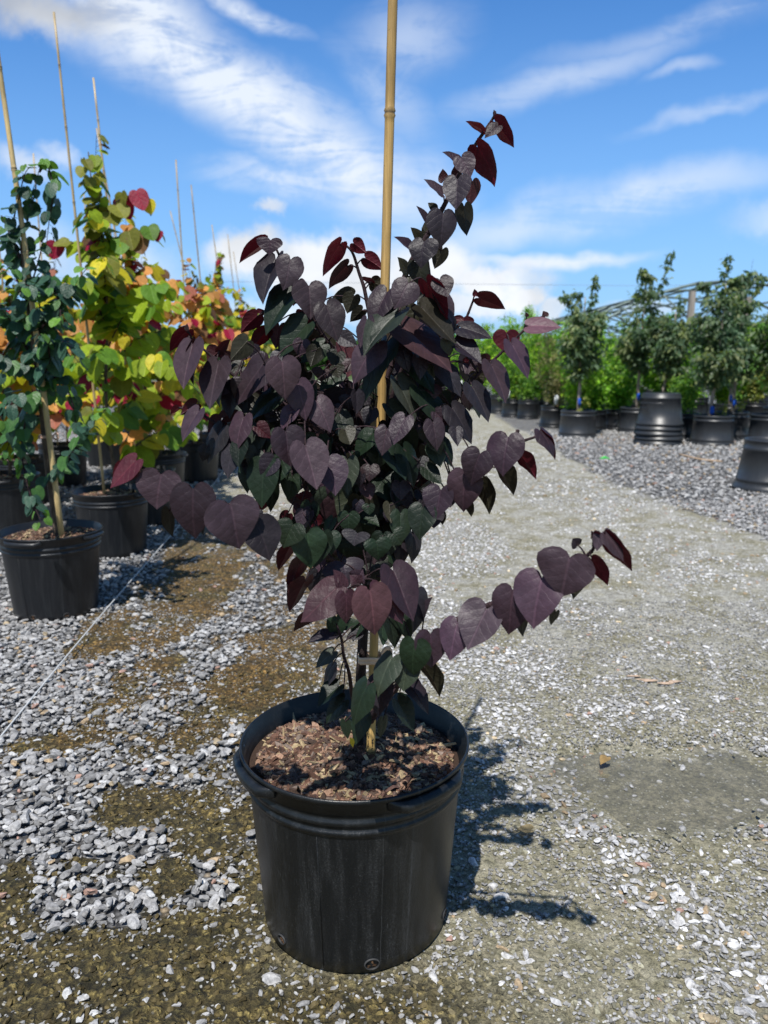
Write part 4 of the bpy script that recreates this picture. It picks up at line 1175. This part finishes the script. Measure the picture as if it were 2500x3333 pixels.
# the waxy green tree, nearest on that side
gx, gy = -1.49, 3.28
rg = np.random.default_rng(21); GL = np.array([gx, gy, 0])
gt = tag(empty('potted_tree', GL), 'blue-green round-leaved tree with an arching top in the black pot nearest the ground string', 'potted tree')
gp_ = pot_body(gt, m=M_pot2, seg=96); pot_handle(gp_, 236, 285); pot_handle(gp_, 330, 372); drain_hole(gp_, 262, .024, .012); drain_hole(gp_, 306, .024, .011)
soil(gt, .2005, .345, lambda a, b: .01*math.exp(-(a*a+b*b)/.008), 2200, 22)
def gl(px, py, d=None): return at(px, py, gy if d is None else d) - GL
tp = [gl(*p) for p in ((188,1705),(168,1580),(150,1450),(130,1250),(100,1050),(80,880),(70,800))]; tp[0][2] = .33
mb = MB(); tube(mb, spline(tp, 4), np.linspace(.021, .007, 25), 10); mb.build('trunk', M_bark2, gt)
GB = [([(70,800),(85,735),(111,640),(119,589),(136,522)], 0, .075), ([(128,560),(150,535),(168,580),(172,640),(160,720),(152,790)], -.03, .072), ([(80,880),(50,800),(45,720),(62,640),(80,570),(95,545)], -.05, .07),
      ([(150,1560),(200,1520),(250,1440),(300,1380),(345,1330)], -.30, .07), ([(140,1300),(95,1340),(70,1450),(85,1560),(110,1640),(135,1700)], -.25, .07),
      ([(110,1100),(180,1010),(240,930),(285,870)], -.15, .085), ([(105,1080),(40,1050),(-30,950)], -.1, .085), ([(95,1000),(50,900),(10,850)], -.15, .08), ([(115,1150),(200,1110),(255,1180)], -.25, .085),
      ([(120,1200),(40,1180),(-40,1150)], -.2, .085), ([(90,950),(150,900),(190,980),(200,1060)], -.2, .085), ([(130,1250),(200,1230),(240,1330),(245,1400)], -.1, .08), ([(85,960),(110,900),(130,830),(140,780)], -.05, .08),
      ([(130,1300),(60,1290),(-20,1390)], -.3, .08), ([(100,1050),(130,1000),(100,930),(60,950)], -.3, .085), ([(125,1250),(160,1180),(150,1100),(120,1090)], -.25, .085), ([(75,850),(30,760),(5,700)], .05, .07),
      ([(140,1350),(60,1380),(10,1500)], .1, .08), ([(100,1050),(170,1100),(160,1250),(110,1330)], .15, .085), ([(120,1200),(60,1100),(20,1200),(10,1280)], .1, .085), ([(100,1100),(60,1020),(0,1060)], .2, .085), ([(95,1000),(160,1050),(220,1060)], .15, .085)]
mf = MB(); mt = MB()
for pts, dz, sz in GB:
    n = len(pts); P = [gl(x, y, gy + dz*i/(n-1)) for i, (x, y) in enumerate(pts)]
    branch_leaves(mf, mt, P, .0045, sz*.82, cols_waxy, rg, 0, W=.95, step=.0165, start=.05, droop=.75, M=3, lo=False, rnd=True, petiole=.022)
mt.build('branch', M_twig, gt); mf.build('foliage', M_green, gt)
a_, b_ = gl(200, 1712, gy-.06), gl(50, 640, gy-.02); a_[2] = .31; c_ = b_ + (b_-a_)*.85; cane(gt, [a_, (a_+c_)/2+[.012, 0, 0], c_], .0125, .0085, (.56, .42, .20), [.11, .25, .40, .46, .58, .72, .86], 10)
tie_band(gt, gl(150, 1422, gy-.03), .030, .02, .006, (.50, .32, .24), .1)

B1 = dict(yg=.55, y=.18, g=.25, ol=.12, o=.015, r=.012); B2 = dict(yg=.30, y=.32, g=.1, o=.24, r=.09, br=.06, pk=.06); B3 = dict(yg=.42, y=.30, g=.18, o=.10, ol=.12, r=.035, br=.04)
B4 = dict(y=.3, o=.34, pk=.14, r=.14, yg=.15, br=.1)
ROW = [ # x, y, seed, label, bias, H, stake height, crown radius, lean
 (-1.60, 4.35, 31, 'tall lime-green leaved tree with a dead tip, second pot back along the string', B1, 2.34, 2.88, .46, (0, 0)),
 (-1.68, 5.20, 32, 'orange and green leaved tree with crimson tips, third pot back along the string', B2, 2.1, 2.86, .44, (.0, 0)),
 (-1.86, 6.2, 33, 'golden and lime leaved tree, fourth pot back along the string', B3, 1.95, 2.85, .42, (-.05, 0)),
 (-1.78, 7.15, 34, 'salmon orange and crimson leaved tree, fifth pot back along the string', B4, 2.05, 2.86, .46, (0, 0)),
 (-1.76, 8.05, 35, 'yellow-green tree with dark red top leaves, sixth pot back along the string', B2, 2.25, 2.85, .42, (0, 0)),
 (-1.92, 9.1, 36, 'olive and yellow leaved tree, seventh pot back along the string', B3, 2.15, 2.8, .42, (-.12, 0)),
 (-1.90, 10.1, 37, 'yellow leaved tree with red shoots, eighth pot back along the string', B3, 2.1, 2.82, .45, (0, 0)),
 (-2.0, 11.3, 38, 'lime and orange leaved tree, ninth pot back along the string', B3, 2.0, 2.9, .45, (0, 0)),
 (-2.15, 13.0, 39, 'pale yellow-green tree, farthest pot along the string', B3, 1.95, 2.9, .5, (0, 0)),
 (-2.52, 4.95, 40, 'yellow leaved tree behind the blue-green tree, black pot half cut by the photo edge', B4, 1.75, 2.3, .45, (0, 0)),
 (-2.95, 6.9, 41, 'orange and crimson leaved tree in the second row, behind the lime-green tree', B2, 2.1, 2.85, .46, (0, 0)),
 (-2.85, 5.9, 42, 'dull green and gold tree in the second row, behind the golden one', B3, 1.9, 2.7, .45, (0, 0)),
 (-3.05, 8.2, 43, 'yellow and brown leaved tree deep in the second row of pots', B3, 2.1, 2.8, .45, (0, 0)),
 (-3.3, 9.8, 44, 'gold and pink leaved tree at the back of the second row', B4, 2.05, 2.8, .5, (0, 0)),
]
SL = {31: (-.08, 0), 32: (-.12, 0), 33: (-.30, 0), 34: (-.04, 0), 35: (-.14, 0), 36: (-.5, 0), 37: (-.26, 0), 38: (-.2, 0), 39: (-.3, 0)}
for (x, y, sd, lb, bi, H, sk, rad, ln) in ROW:
    near = y < 6
    nursery_tree(x, y, sd, lb, 'multi-coloured potted trees in rows', cols_fall(bi, sd), H=H, stake=sk, size=.135, nb=22 if near else 20, rad=rad*1.32, low=.44, lean=ln, lo=not near, nchips=500 if near else 60, step=.033 if near else .036, stake_lean=SL.get(sd, (0, 0)))
print('rows done')

# ground string and small litter
mb = MB(); SP = [gp(-60, 2475, .012), gp(0, 2400, .012), gp(230, 2120, .03), gp(400, 1920, .03), gp(560, 1738, .03), gp(698, 1572, .03), gp(760, 1480, .02)]
tube(mb, spline(SP, 8), .0028, 6, (.55, .56, .56)); tag(mb.build('string', M_vc), 'pale taut string running over the gravel beside the row of pots', 'string')
def litter(name, px, py, s, col, lab, cat, z=.012, seed=0):
    mb = MB(); r_ = np.random.default_rng(seed); p = gp(px, py, z)
    leaf(mb, p, [math.cos(seed), math.sin(seed), .1], [0, -.2, 1], s, s*.8, col, col, r_, fold=.5, curl=.8, wave=.06); tag(mb.build(name, M_fall), lab, cat)
litter('fallen_leaf', 585, 1820, .05, (.55, .20, .07), 'curled orange leaf lying on the brown ground by the string', 'leaf', seed=1)
litter('fallen_leaf', 1730, 2700, .035, (.35, .28, .16), 'tan curled dry leaf near the puddle', 'leaf', seed=3)
litter('fallen_leaf', 1975, 2465, .035, (.40, .27, .12), 'small tan leaf at the near edge of the puddle', 'leaf', seed=4)
mb = MB(); c = gp(2120, 2215)
for k in range(5):
    p = c + [[-.06, .03, 0], [-.03, 0, 0], [.0, -.01, 0], [.04, -.03, 0], [.07, -.02, 0]][k]; 
    lo_ = MB(); V, Fc = TA[k]; mb.add(V*[.028, .013, .008]+p+[0, 0, .004], Fc, (.45, .33, .24))
tag(mb.build('bark_scrap', M_stone, None, False), 'tan broken scrap of bark pressed into the road', 'bark scrap')
mb = MB(); c = gp(1968, 1497); tube(mb, [c+[-.05, 0, .01], c+[0, .01, .025], c+[.06, 0, .01]], [.012, .02, .008], 6, (.05, .5, .08)); tag(mb.build('plastic_scrap', M_vc), 'bright green plastic scrap on the gravel edge', 'scrap')
mb = MB()
tube(mb, spline([gp(2212, 1479, .02), gp(2265, 1492, .03), gp(2300, 1498, .02), gp(2352, 1502, .02)], 5), [.012]*15 + [.006], 6, (.42, .30, .20)); tag(mb.build('stick', M_chip), 'tan dry stick lying across the grey gravel', 'stick')

# ------------------------------------------------------------------ the far rows on the other side of the road
def big_pot(parent, R=.285, H=.40, m=M_pot3, seg=40, up=False, ctr=(0, 0, 0), name='pot'):
    """nursery pot wider at the foot, banded near both ends"""
    Rt = R*.90
    pr = [(R*.7, .004), (R*1.0, 0), (R*1.035, .008), (R*1.03, .022), (R*.985, .03), (R*.985, .055), (R*.995, .06), (R*.99, .075), (R*.972, .08), (Rt*1.01, H-.085), (Rt*1.035, H-.08), (Rt*1.035, H-.066), (Rt*1.005, H-.062),
          (Rt*1.0, H-.035), (Rt*1.03, H-.03), (Rt*1.035, H-.004), (Rt*1.01, H), (Rt*.97, H-.003), (Rt*.95, H-.04), (Rt*.94, H-.16)]
    mb = MB(); lathe(mb, pr, seg, (1, 1, 1), ctr); return mb.build(name, m, parent)
def blade(mb, P, A, N, L, W, C):
    """many small folded blades at once: P, A, N (n,3); L, W (n,); C (n,3)"""
    A = A/np.linalg.norm(A, axis=1, keepdims=True); N = N - A*(A*N).sum(1, keepdims=True); N /= np.maximum(np.linalg.norm(N, axis=1, keepdims=True), 1e-6); B = np.cross(A, N)
    L = L[:, None]; W = W[:, None]
    V = np.stack([P, P+A*L*.45+B*W*.5+N*W*.14, P+A*L-N*L*.12, P+A*L*.45-B*W*.5+N*W*.14, P+A*L*.42, P+A*L*.12+B*W*.27, P+A*L*.12-B*W*.27], 1)
    n = len(P); o = (np.arange(n)*7)[:, None]
    q = np.concatenate([o+np.array([[0, 5, 1, 4]]), o+np.array([[0, 4, 3, 6]])]); t = np.concatenate([o+np.array([[4, 1, 2]]), o+np.array([[4, 2, 3]])])
    mb.add(V.reshape(-1, 3), [q, t], np.repeat(C, 7, 0))
def leafy(mbf, mbt, spines, rg, n_per, L, ratio, pal, spread, hang=.6, tp=.75):
    """fine twigs off each spine, blades clustered on them"""
    for S, rad, nt in spines:
        S = spline(S, 5); tube(mbt, S, np.linspace(max(.004, rad*.02), .002, len(S)), 5, (.1, .08, .06))
        for _ in range(nt):
            u = rg.uniform(.05, 1)**.85; i = int(u*(len(S)-1)); b = S[i]; r = rad*(1-tp*u**1.6)*rg.uniform(.3, 1.1)
            a = rg.uniform(0, 6.283); d = np.array([math.cos(a), math.sin(a), rg.uniform(-.1, .7)]); e = b + d*r
            if rg.uniform() < .35: tube(mbt, [b, (b+e)/2+[0, 0, r*.12], e], [.003, .002, .001], 3, (.1, .08, .06), cap=False)
            m = max(3, int(n_per*rg.uniform(.5, 1.5))); t = rg.uniform(.25, 1.08, m)[:, None]
            P = b + (e-b)*t + rg.normal(0, spread, (m, 3)) + np.array([0, 0, r*.4])*(t*(1-t))
            A = d*.5 + rg.normal(0, .55, (m, 3)) + [0, 0, -hang]; N = rg.normal(0, .5, (m, 3)) + [0, -.5, 1.0]
            c = np.array(pal[rg.integers(0, len(pal))])*rg.uniform(.7, 1.25)
            C = c*rg.uniform(.75, 1.3, (m, 1))
            blade(mbf, P, A, N, L*rg.uniform(.7, 1.25, m), L*ratio*rg.uniform(.75, 1.2, m), C)
DG = [(.105, .165, .09), (.08, .14, .08), (.14, .20, .10), (.21, .25, .11), (.07, .12, .065)]
BG = [(.22, .40, .03), (.28, .50, .04), (.15, .32, .03), (.36, .52, .045), (.11, .24, .025)]
OG = [(.27, .25, .11), (.16, .155, .06), (.13, .17, .045), (.22, .20, .09), (.10, .12, .04)]
MG = [(.11, .24, .04), (.15, .30, .045), (.08, .18, .035), (.21, .36, .045)]
YG = [(.24, .26, .05), (.14, .19, .04), (.30, .29, .08), (.10, .14, .03)]
def lollipop(x, y, seed, label, H=2.3, clear=.85, rad=.34, pal=DG, spires=((.0, 0),), tagc=(.01, .08, .45), lean=0.0, R=.285, group='dark leaved trees on clear stems across the road', shoot=True):
    rg = np.random.default_rng(seed); t = tag(empty('potted_tree', (x, y, 0)), label, 'potted tree', group)
    p = big_pot(t, R); soil(t, R*.84, .365, lambda a, b: 0*a, 90, seed, .008, .018, 20)
    T = [(-lean*.6, 0, .36), (-lean*.3, 0, clear), (0, 0, clear+.5), (.02, 0, H*.85)]
    mb = MB(); tube(mb, spline(T, 5), np.linspace(.030, .008, 16), 8); tr = mb.build('trunk', M_bark3, t)
    sp = [([(0, 0, clear-.02), (0, 0, clear+.45), (0, 0, H-.55)], rad, 95)]
    for k in range(7):
        a = k*.9+seed; sp.append(([(0, 0, clear+.08*k), (math.cos(a)*rad*.45, math.sin(a)*rad*.45, clear+.2+.09*k), (math.cos(a)*rad*.75, math.sin(a)*rad*.75, clear+.42+.09*k)], rad*.45, 22))
    mf = MB(); mt = MB(); leafy(mf, mt, sp, rg, 12, .088, .46, pal, .032, .7, .42)
    s2 = [([(ox*.3, 0, H-.85), (ox*.7, 0, H-.45), (ox, 0, H-dz)], .075, 26) for ox, dz in spires]
    leafy(mf, mt, s2, rg, 5, .085, .52, pal, .018, .9, .3)
    mt.build('branch', M_twig, t); mf.build('foliage', M_small, t)
    if shoot:
        ms = MB(); mt2 = MB(); leafy(ms, mt2, [([(.05, -.05, .37), (.10, -.08, .48), (.08, -.08, .60)], .10, 14)], rg, 5, .055, .45, YG, .012, .5); ms.build('basal_shoot', M_small, t)
    if tagc:
        mb = MB(); c = np.array([-lean*.45+.0, -.03, clear*.62]); w, h_ = .022, .055
        tube(mb, [c+[0, 0, -h_], c+[.004, -.006, -h_*.3], c+[.002, -.004, h_*.4], c+[0, 0, h_]], [.024, .028, .027, .022], 10, tagc); mb.build('label_band', M_vc, t)
    return t
lollipop(2.95, 11.25+.25, 51, 'dark leaved tree with a thin clear stem, alone in the pot by the road edge', H=2.42, spires=((-.12, .28), (.16, 0.02), (-.32, .36)), rad=.38)
lollipop(4.10, 12.3, 52, 'dark leaved tree with two tall spires behind the stack of upturned pots', H=2.85, spires=((-.05, .30), (.42, .0), (.12, .5)), rad=.42, clear=.92)
lollipop(4.45, 11.9, 53, 'dark leaved tree with a leaning stem rising behind the pot stack', H=2.2, spires=((.1, 0),), rad=.34, lean=.22, R=.25, clear=.85)
lollipop(4.55, 10.45, 54, 'broad dark tree with a thick pale stem, in the pot just past the stack', H=2.55, spires=((-.0, .02), (.28, .3), (-.3, .45), (.12, .35)), rad=.50, clear=.75, lean=.10)
lollipop(5.15, 11.2, 55, 'dark tree with a grey stem tucked behind the broad one', H=2.55, spires=((.1, .0), (.26, .2), (-.1, .35)), rad=.42, clear=.85, R=.25)
lollipop(5.42, 10.6, 56, 'mid green tree half cut by the photo edge beside the gravel', H=2.4, spires=((.05, .0),), rad=.44, clear=.85, pal=MG+DG)
lollipop(6.1, 13.4, 57, 'dull dark tree farther back near the photo edge', H=2.4, spires=((.0, .1),), rad=.45, clear=.8, R=.25, shoot=False)
lollipop(6.35, 12.2, 58, 'yellowish leaved tree at the photo edge with a white stem wrap', H=1.75, spires=(), rad=.50, clear=.7, pal=YG+OG, R=.25, shoot=False, tagc=(.7, .7, .68))

def bush(x, y, seed, label, H=1.9, rad=.5, pal=BG, group='bushy green trees behind the road', R=.24, wtag=None, L=.065, ratio=.42, stake=None, bottom=.45, src=None, ns=9):
    if src is not None:
        t = copy_tree(src); t.location = (x, y, 0); t.rotation_euler[2] = seed*1.3; k = H/src['h0']; t.scale = (k*rad/src['r0']*.5+k*.5, k*rad/src['r0']*.5+k*.5, k); tag(t, label); return t
    rg = np.random.default_rng(seed); t = tag(empty('potted_bush', (x, y, 0)), label, 'potted bush', group); t['h0'] = H; t['r0'] = rad
    big_pot(t, R, .37, M_pot2, 32)
    soil(t, R*.84, .335, lambda a, b: 0*a, 60, seed, .008, .018, 16)
    mf = MB(); mt = MB(); sp = []
    for k in range(ns):
        a = k*2.4+seed; r = rad*rg.uniform(.35, .75); h = H*rg.uniform(.72, 1.0)
        sp.append(([(0, 0, .34), (math.cos(a)*r*.35, math.sin(a)*r*.35, bottom+.25), (math.cos(a)*r*.8, math.sin(a)*r*.8, h*.62), (math.cos(a)*r, math.sin(a)*r, h)], rad*.42, 46))
    leafy(mf, mt, sp, rg, 9, L, ratio, pal, .03, .45)
    mt.build('branch', M_bark2, t); mf.build('foliage', M_small, t)
    if wtag:
        mb = MB(); c = np.array(wtag); mb.add([c+[-.03, 0, 0], c+[.03, 0, .0], c+[.034, -.01, .14], c+[.0, -.012, .17], c+[-.034, -.01, .14], c+[-.03, .004, 0], c+[.03, .004, 0], c+[.034, -.006, .14], c+[0, -.008, .17], c+[-.034, -.006, .14]],
            [np.arange(5), np.arange(5)[::-1]+5] + [np.array([k, k+5, (k+1) % 5+5, (k+1) % 5]) for k in range(5)], (.75, .77, .78)); mb.build('plant_tag', M_vc, t)
    if stake: cane(t, [(.05, -.05, .3), (.05, -.05, stake*.6), (.06, -.05, stake)], .02, .018, (.5, .36, .18), [.3, .7], 8, name='wooden_stake')
    return t
bA = bush(1.85, 12.7, 61, 'bright lime bush with arching twigs, next to the olive bush', 1.85, .50, BG)
bB = bush(3.00, 13.2, 62, 'olive-brown fine-leaved bush with a white tag in its pot', 1.95, .52, OG, L=.055, ratio=.34, wtag=(-.02, -.25, .40), stake=.75)
bC = bush(2.62, 15.6, 63, 'mid green bush with a white tag in the wide pot at the far road end', 1.9, .55, MG+BG, wtag=(-.15, -.25, .4), stake=1.0)
bD = bush(3.25, 12.2, 64, 'bright green shrub in the pot beside the thin-stemmed tree', 1.7, .5, BG+MG, ratio=.5)
bA.location = (at(1880, 1400, 12.3)[0], 12.4, 0); bB.location = (at(1800, 1390, 13.3)[0], 13.3, 0); bD.location = (at(1990, 1400, 13.2)[0], 13.3, 0); bC.location = (at(1669, 1360, 15.8)[0], 15.8, 0)
spots = [(1625, 17.0, 2.05, .5, bA, 'lime bush, last pot before the road disappears'), (1740, 16.2, 1.95, .55, bC, 'leafy green bush third from the road end'), (1560, 18.6, 2.1, .6, bA, 'lime bush seen through the purple leaves'),
         (1490, 20.5, 2.2, .7, bC, 'green bush behind the purple tree, farthest up the road'), (1690, 18.5, 2.5, .6, bA, 'tall lime bush standing over the road-end pots'), (1830, 15.6, 2.0, .6, bD, 'light green bush behind the olive bush'),
         (1900, 15.0, 2.05, .6, bA, 'lime bush behind the thin-stemmed tree'), (2060, 14.8, 2.0, .6, bC, 'green bush behind the twin-spired tree'), (2170, 14.2, 1.95, .6, bD, 'bright bush behind the leaning stem'),
         (2260, 15.5, 2.1, .6, bA, 'lime bush deep behind the pot stack'), (2350, 14.0, 1.85, .6, bC, 'shaded green bush behind the broad tree'), (2450, 15.5, 2.1, .65, bD, 'green bush behind the grey-stemmed tree'), (2540, 16.5, 2.2, .7, bB, 'olive bush near the photo edge'),
         (1960, 18.0, 2.3, .7, bD, 'bush in the third row behind the thin-stemmed tree'), (2120, 18.5, 2.35, .7, bA, 'lime bush in the third row under the hoop frame'), (1780, 19.5, 2.3, .7, bC, 'green bush in the third row behind the olive bush'),
         (1420, 24.0, 2.4, .8, bD, 'green bush far behind the purple tree crown')]
for k, (px, d, H, rad, src, lb) in enumerate(spots):
    bush(at(px, 1300, d)[0], d, 70+k, lb, H, rad, src=src)
# low bright plants between
for k, (px, d) in enumerate(((1935, 12.7), (2015, 12.9), (2225, 12.6))):
    rg = np.random.default_rng(90+k); t = tag(empty('potted_plant', (at(px, 1300, d)[0], d, 0)), ['low bright lime plant behind the thin-stemmed tree', 'low lime plant just before the pot stack', 'low lime plant peeping past the pot stack'][k], 'potted plant')
    big_pot(t, .22, .34, M_pot2, 28); mf = MB(); mt = MB(); leafy(mf, mt, [([(0, 0, .33), (.05*math.cos(a), .05*math.sin(a), .5), (.18*math.cos(a), .18*math.sin(a), .72)], .2, 24) for a in range(0, 7)], rg, 6, .075, .5, [(.16, .34, .02), (.12, .28, .02), (.2, .4, .03)], .02, .3)
    mt.build('stem', M_twig, t); mf.build('foliage', M_small, t)

# upturned pots: a nest of five, and one on its own
cx, cy = at(2143, 1400, 10.45)[0], 10.45
LB = ['bottom one of the nest of upturned black pots', 'second upturned pot from the ground in the black nest', 'middle upturned pot of the black nest', 'second upturned pot from the top of the black nest', 'topmost upturned black pot of the nest, whole side showing']
for k in range(5):
    R, H, rt = .315-.003*k, .43, .245
    m = MB(); b = 0.0
    prof = [(R*.93, .012), (R*1.03, .0), (R*1.045, .008), (R*1.04, .028), (R*1.0, .034), (R*.995, .052), (R*.965, .056), (rt*1.07, H-.075), (rt*1.085, H-.072), (rt*1.085, H-.058), (rt*1.05, H-.054), (rt*1.02, H-.010), (rt*.99, H), (rt*.3, H+.002), (.02, H+.002)]
    lathe(m, prof, 48); o = m.build('upturned_pot', M_pot3); o.location = (cx+.006*math.sin(k*2), cy, .004+.0665*k); tag(o, LB[k], 'plant pot', 'nest of upturned pots')
m = MB(); R, H, rt = .29, .44, .235
lathe(m, [(R*.93, .012), (R*1.09, .0), (R*1.10, .01), (R*1.03, .035), (R*1.0, .05), (R*.985, .072), (R*.995, .076), (R*.985, .095), (R*.965, .1), (rt*1.04, H-.10), (rt*1.06, H-.096), (rt*1.05, H-.07), (rt*1.02, H-.066), (rt*1.02, H-.02), (rt*1.04, H-.015), (rt*1.035, H-.002), (rt*1.0, H), (rt*.96, H-.004), (rt*.94, H-.05), (rt*.93, .12)], 56)
o = m.build('plant_pot', M_pot3); p = at(2508, 1560, 6.65); o.location = (p[0], 6.65, .004); tag(o, 'empty black pot with a flared foot standing alone on the gravel by the photo edge', 'plant pot')
# further planted pots that show between the nearer ones
for k, (px, d, R) in enumerate(((2225, 11.3, .25), (1690+30, 15.3, .22), (1860, 14.2, .24), (2405, 14.6, .25), (2458, 14.4, .27), (2040, 14.0, .24))):
    t = tag(empty('potted_bush', (at(px, 1300, d)[0], d, 0)), ['small dark bush in the pot right behind the nest of pots', 'small bush in a black pot near the road end', 'small bush in the pot between olive and lime bushes', 'low shaded bush in the back pots past the grey stem', 'pale low bush in a back pot with wide rim', 'low bush in the pot behind the twin-spired tree'][k], 'potted bush')
    big_pot(t, R, .38, M_pot2, 28); mf = MB(); mt = MB(); leafy(mf, mt, [([(0, 0, .37), (.05*math.cos(a), .05*math.sin(a), .6), (.2*math.cos(a), .2*math.sin(a), .95)], .22, 22) for a in range(0, 7)], np.random.default_rng(120+k), 6, .07, .45, MG if k != 4 else YG, .02, .3)
    mt.build('stem', M_twig, t); mf.build('foliage', M_small, t)

# hoop house skeleton
gh = tag(empty('greenhouse_frame', (9.7, 22, 0)), 'bare green-grey steel hoop frame of a greenhouse above the far trees', 'greenhouse frame')
def hoop(x): return 1.9 + 1.45*(1-(abs(x)/4.0)**2) if abs(x) <= 4 else 0
HX = [-4, -3.2, -2.2, -1.1, 0, 1.1, 2.2, 3.2, 4]
for k in range(13):
    y = k*2.6; mb = MB(); P = [(-4.1, y, 0), (-4, y, 1.9)] + [(x, y, hoop(x)) for x in HX[1:-1]] + [(4, y, 1.9), (4.1, y, 0)]
    tube(mb, spline(P, 4), .042, 6, (1, 1, 1)); mb.build('arch', M_steel, gh)
    if k < 6:
        mb = MB(); tube(mb, [(-4, y, 1.95), (4, y, 1.95)], .022, 5); mb.build('tie_bar', M_steel, gh)
        for a, b in ((-3.2, -1.9), (-1.9, -.6), (.6, 1.9), (1.9, 3.2)):
            mb = MB(); 
            if a < 0: tube(mb, [(a, y, hoop(a)), (b, y, 1.95)], .028, 5)
            else: tube(mb, [(b, y, hoop(b)), (a, y, 1.95)], .028, 5)
            mb.build('brace', M_steel, gh)
for x in (-4, -3.0, -1.9, -.9, 0, 1.1, 2.2, 3.2):
    mb = MB(); tube(mb, [(x, -.2, hoop(x)+.03), (x, 31.4, hoop(x)+.03)], .034, 5); mb.build('purlin', M_steel, gh)
for k, (px, d, zt, w) in enumerate(((2250, 21.6, 3.05, .15), (2432, 21.6, 2.9, .15))):
    mb = MB(); x = at(px, 1000, d)[0]; V = [(x+a*w/2, d+b*w/2, z) for z in (0, zt) for a, b in ((-1, -1), (1, -1), (1, 1), (-1, 1))]
    mb.add(V, [np.array(f) for f in ((0, 3, 2, 1), (4, 5, 6, 7), (0, 1, 5, 4), (1, 2, 6, 5), (2, 3, 7, 6), (3, 0, 4, 7))]); tag(mb.build('wooden_post', M_wood, None, False), ['grey weathered post under the hoop frame, beside the pot-stack trees', 'grey weathered post under the hoop frame, nearer the photo edge'][k], 'post')
mb = MB(); tube(mb, [at(2470, 1060, 17), at(2530, 1015, 17), (at(2620, 955, 17))], .03, 6, (.5, .52, .55)); 
P3 = at(2620, 955, 17); tube(mb, [P3, (P3[0]+.02, 17, 0)], .03, 6, (.5, .52, .55)); tag(mb.build('steel_pipe', M_steel), 'pale sloping pipe poking out of the trees at the photo edge', 'pipe')
mb = MB(); tube(mb, [(-60, 66, 9.2), (-20, 66, 7.9), (20, 66, 7.5), (60, 66, 7.7), (100, 66, 8.6)], .016, 5, (.25, .28, .32)); 
tag(mb.build('power_line', M_vc), 'thin overhead wire crossing the sky just above the clouds on the horizon', 'power line')

# far hedge line
rg = np.random.default_rng(200); mf = MB()
n = 26000; x = rg.uniform(-60, 75, n); top = 2.3 + 1.3*fbm(x*.12, x*0, 61) ; z = top*rg.uniform(0, 1, n)**.7; y = 72 + rg.normal(0, 1.8, n)
c = np.array([(.05, .11, .03)])*rg.uniform(.5, 1.6, (n, 1)); blade(mf, np.c_[x, y, z], rg.normal(0, 1, (n, 3)), rg.normal(0, 1, (n, 3)) + [0, -.5, 1], np.full(n, .65), np.full(n, .45), c)
tag(mf.build('treeline', M_small), 'far low green line of trees at the horizon', kind='stuff')
print('all done')
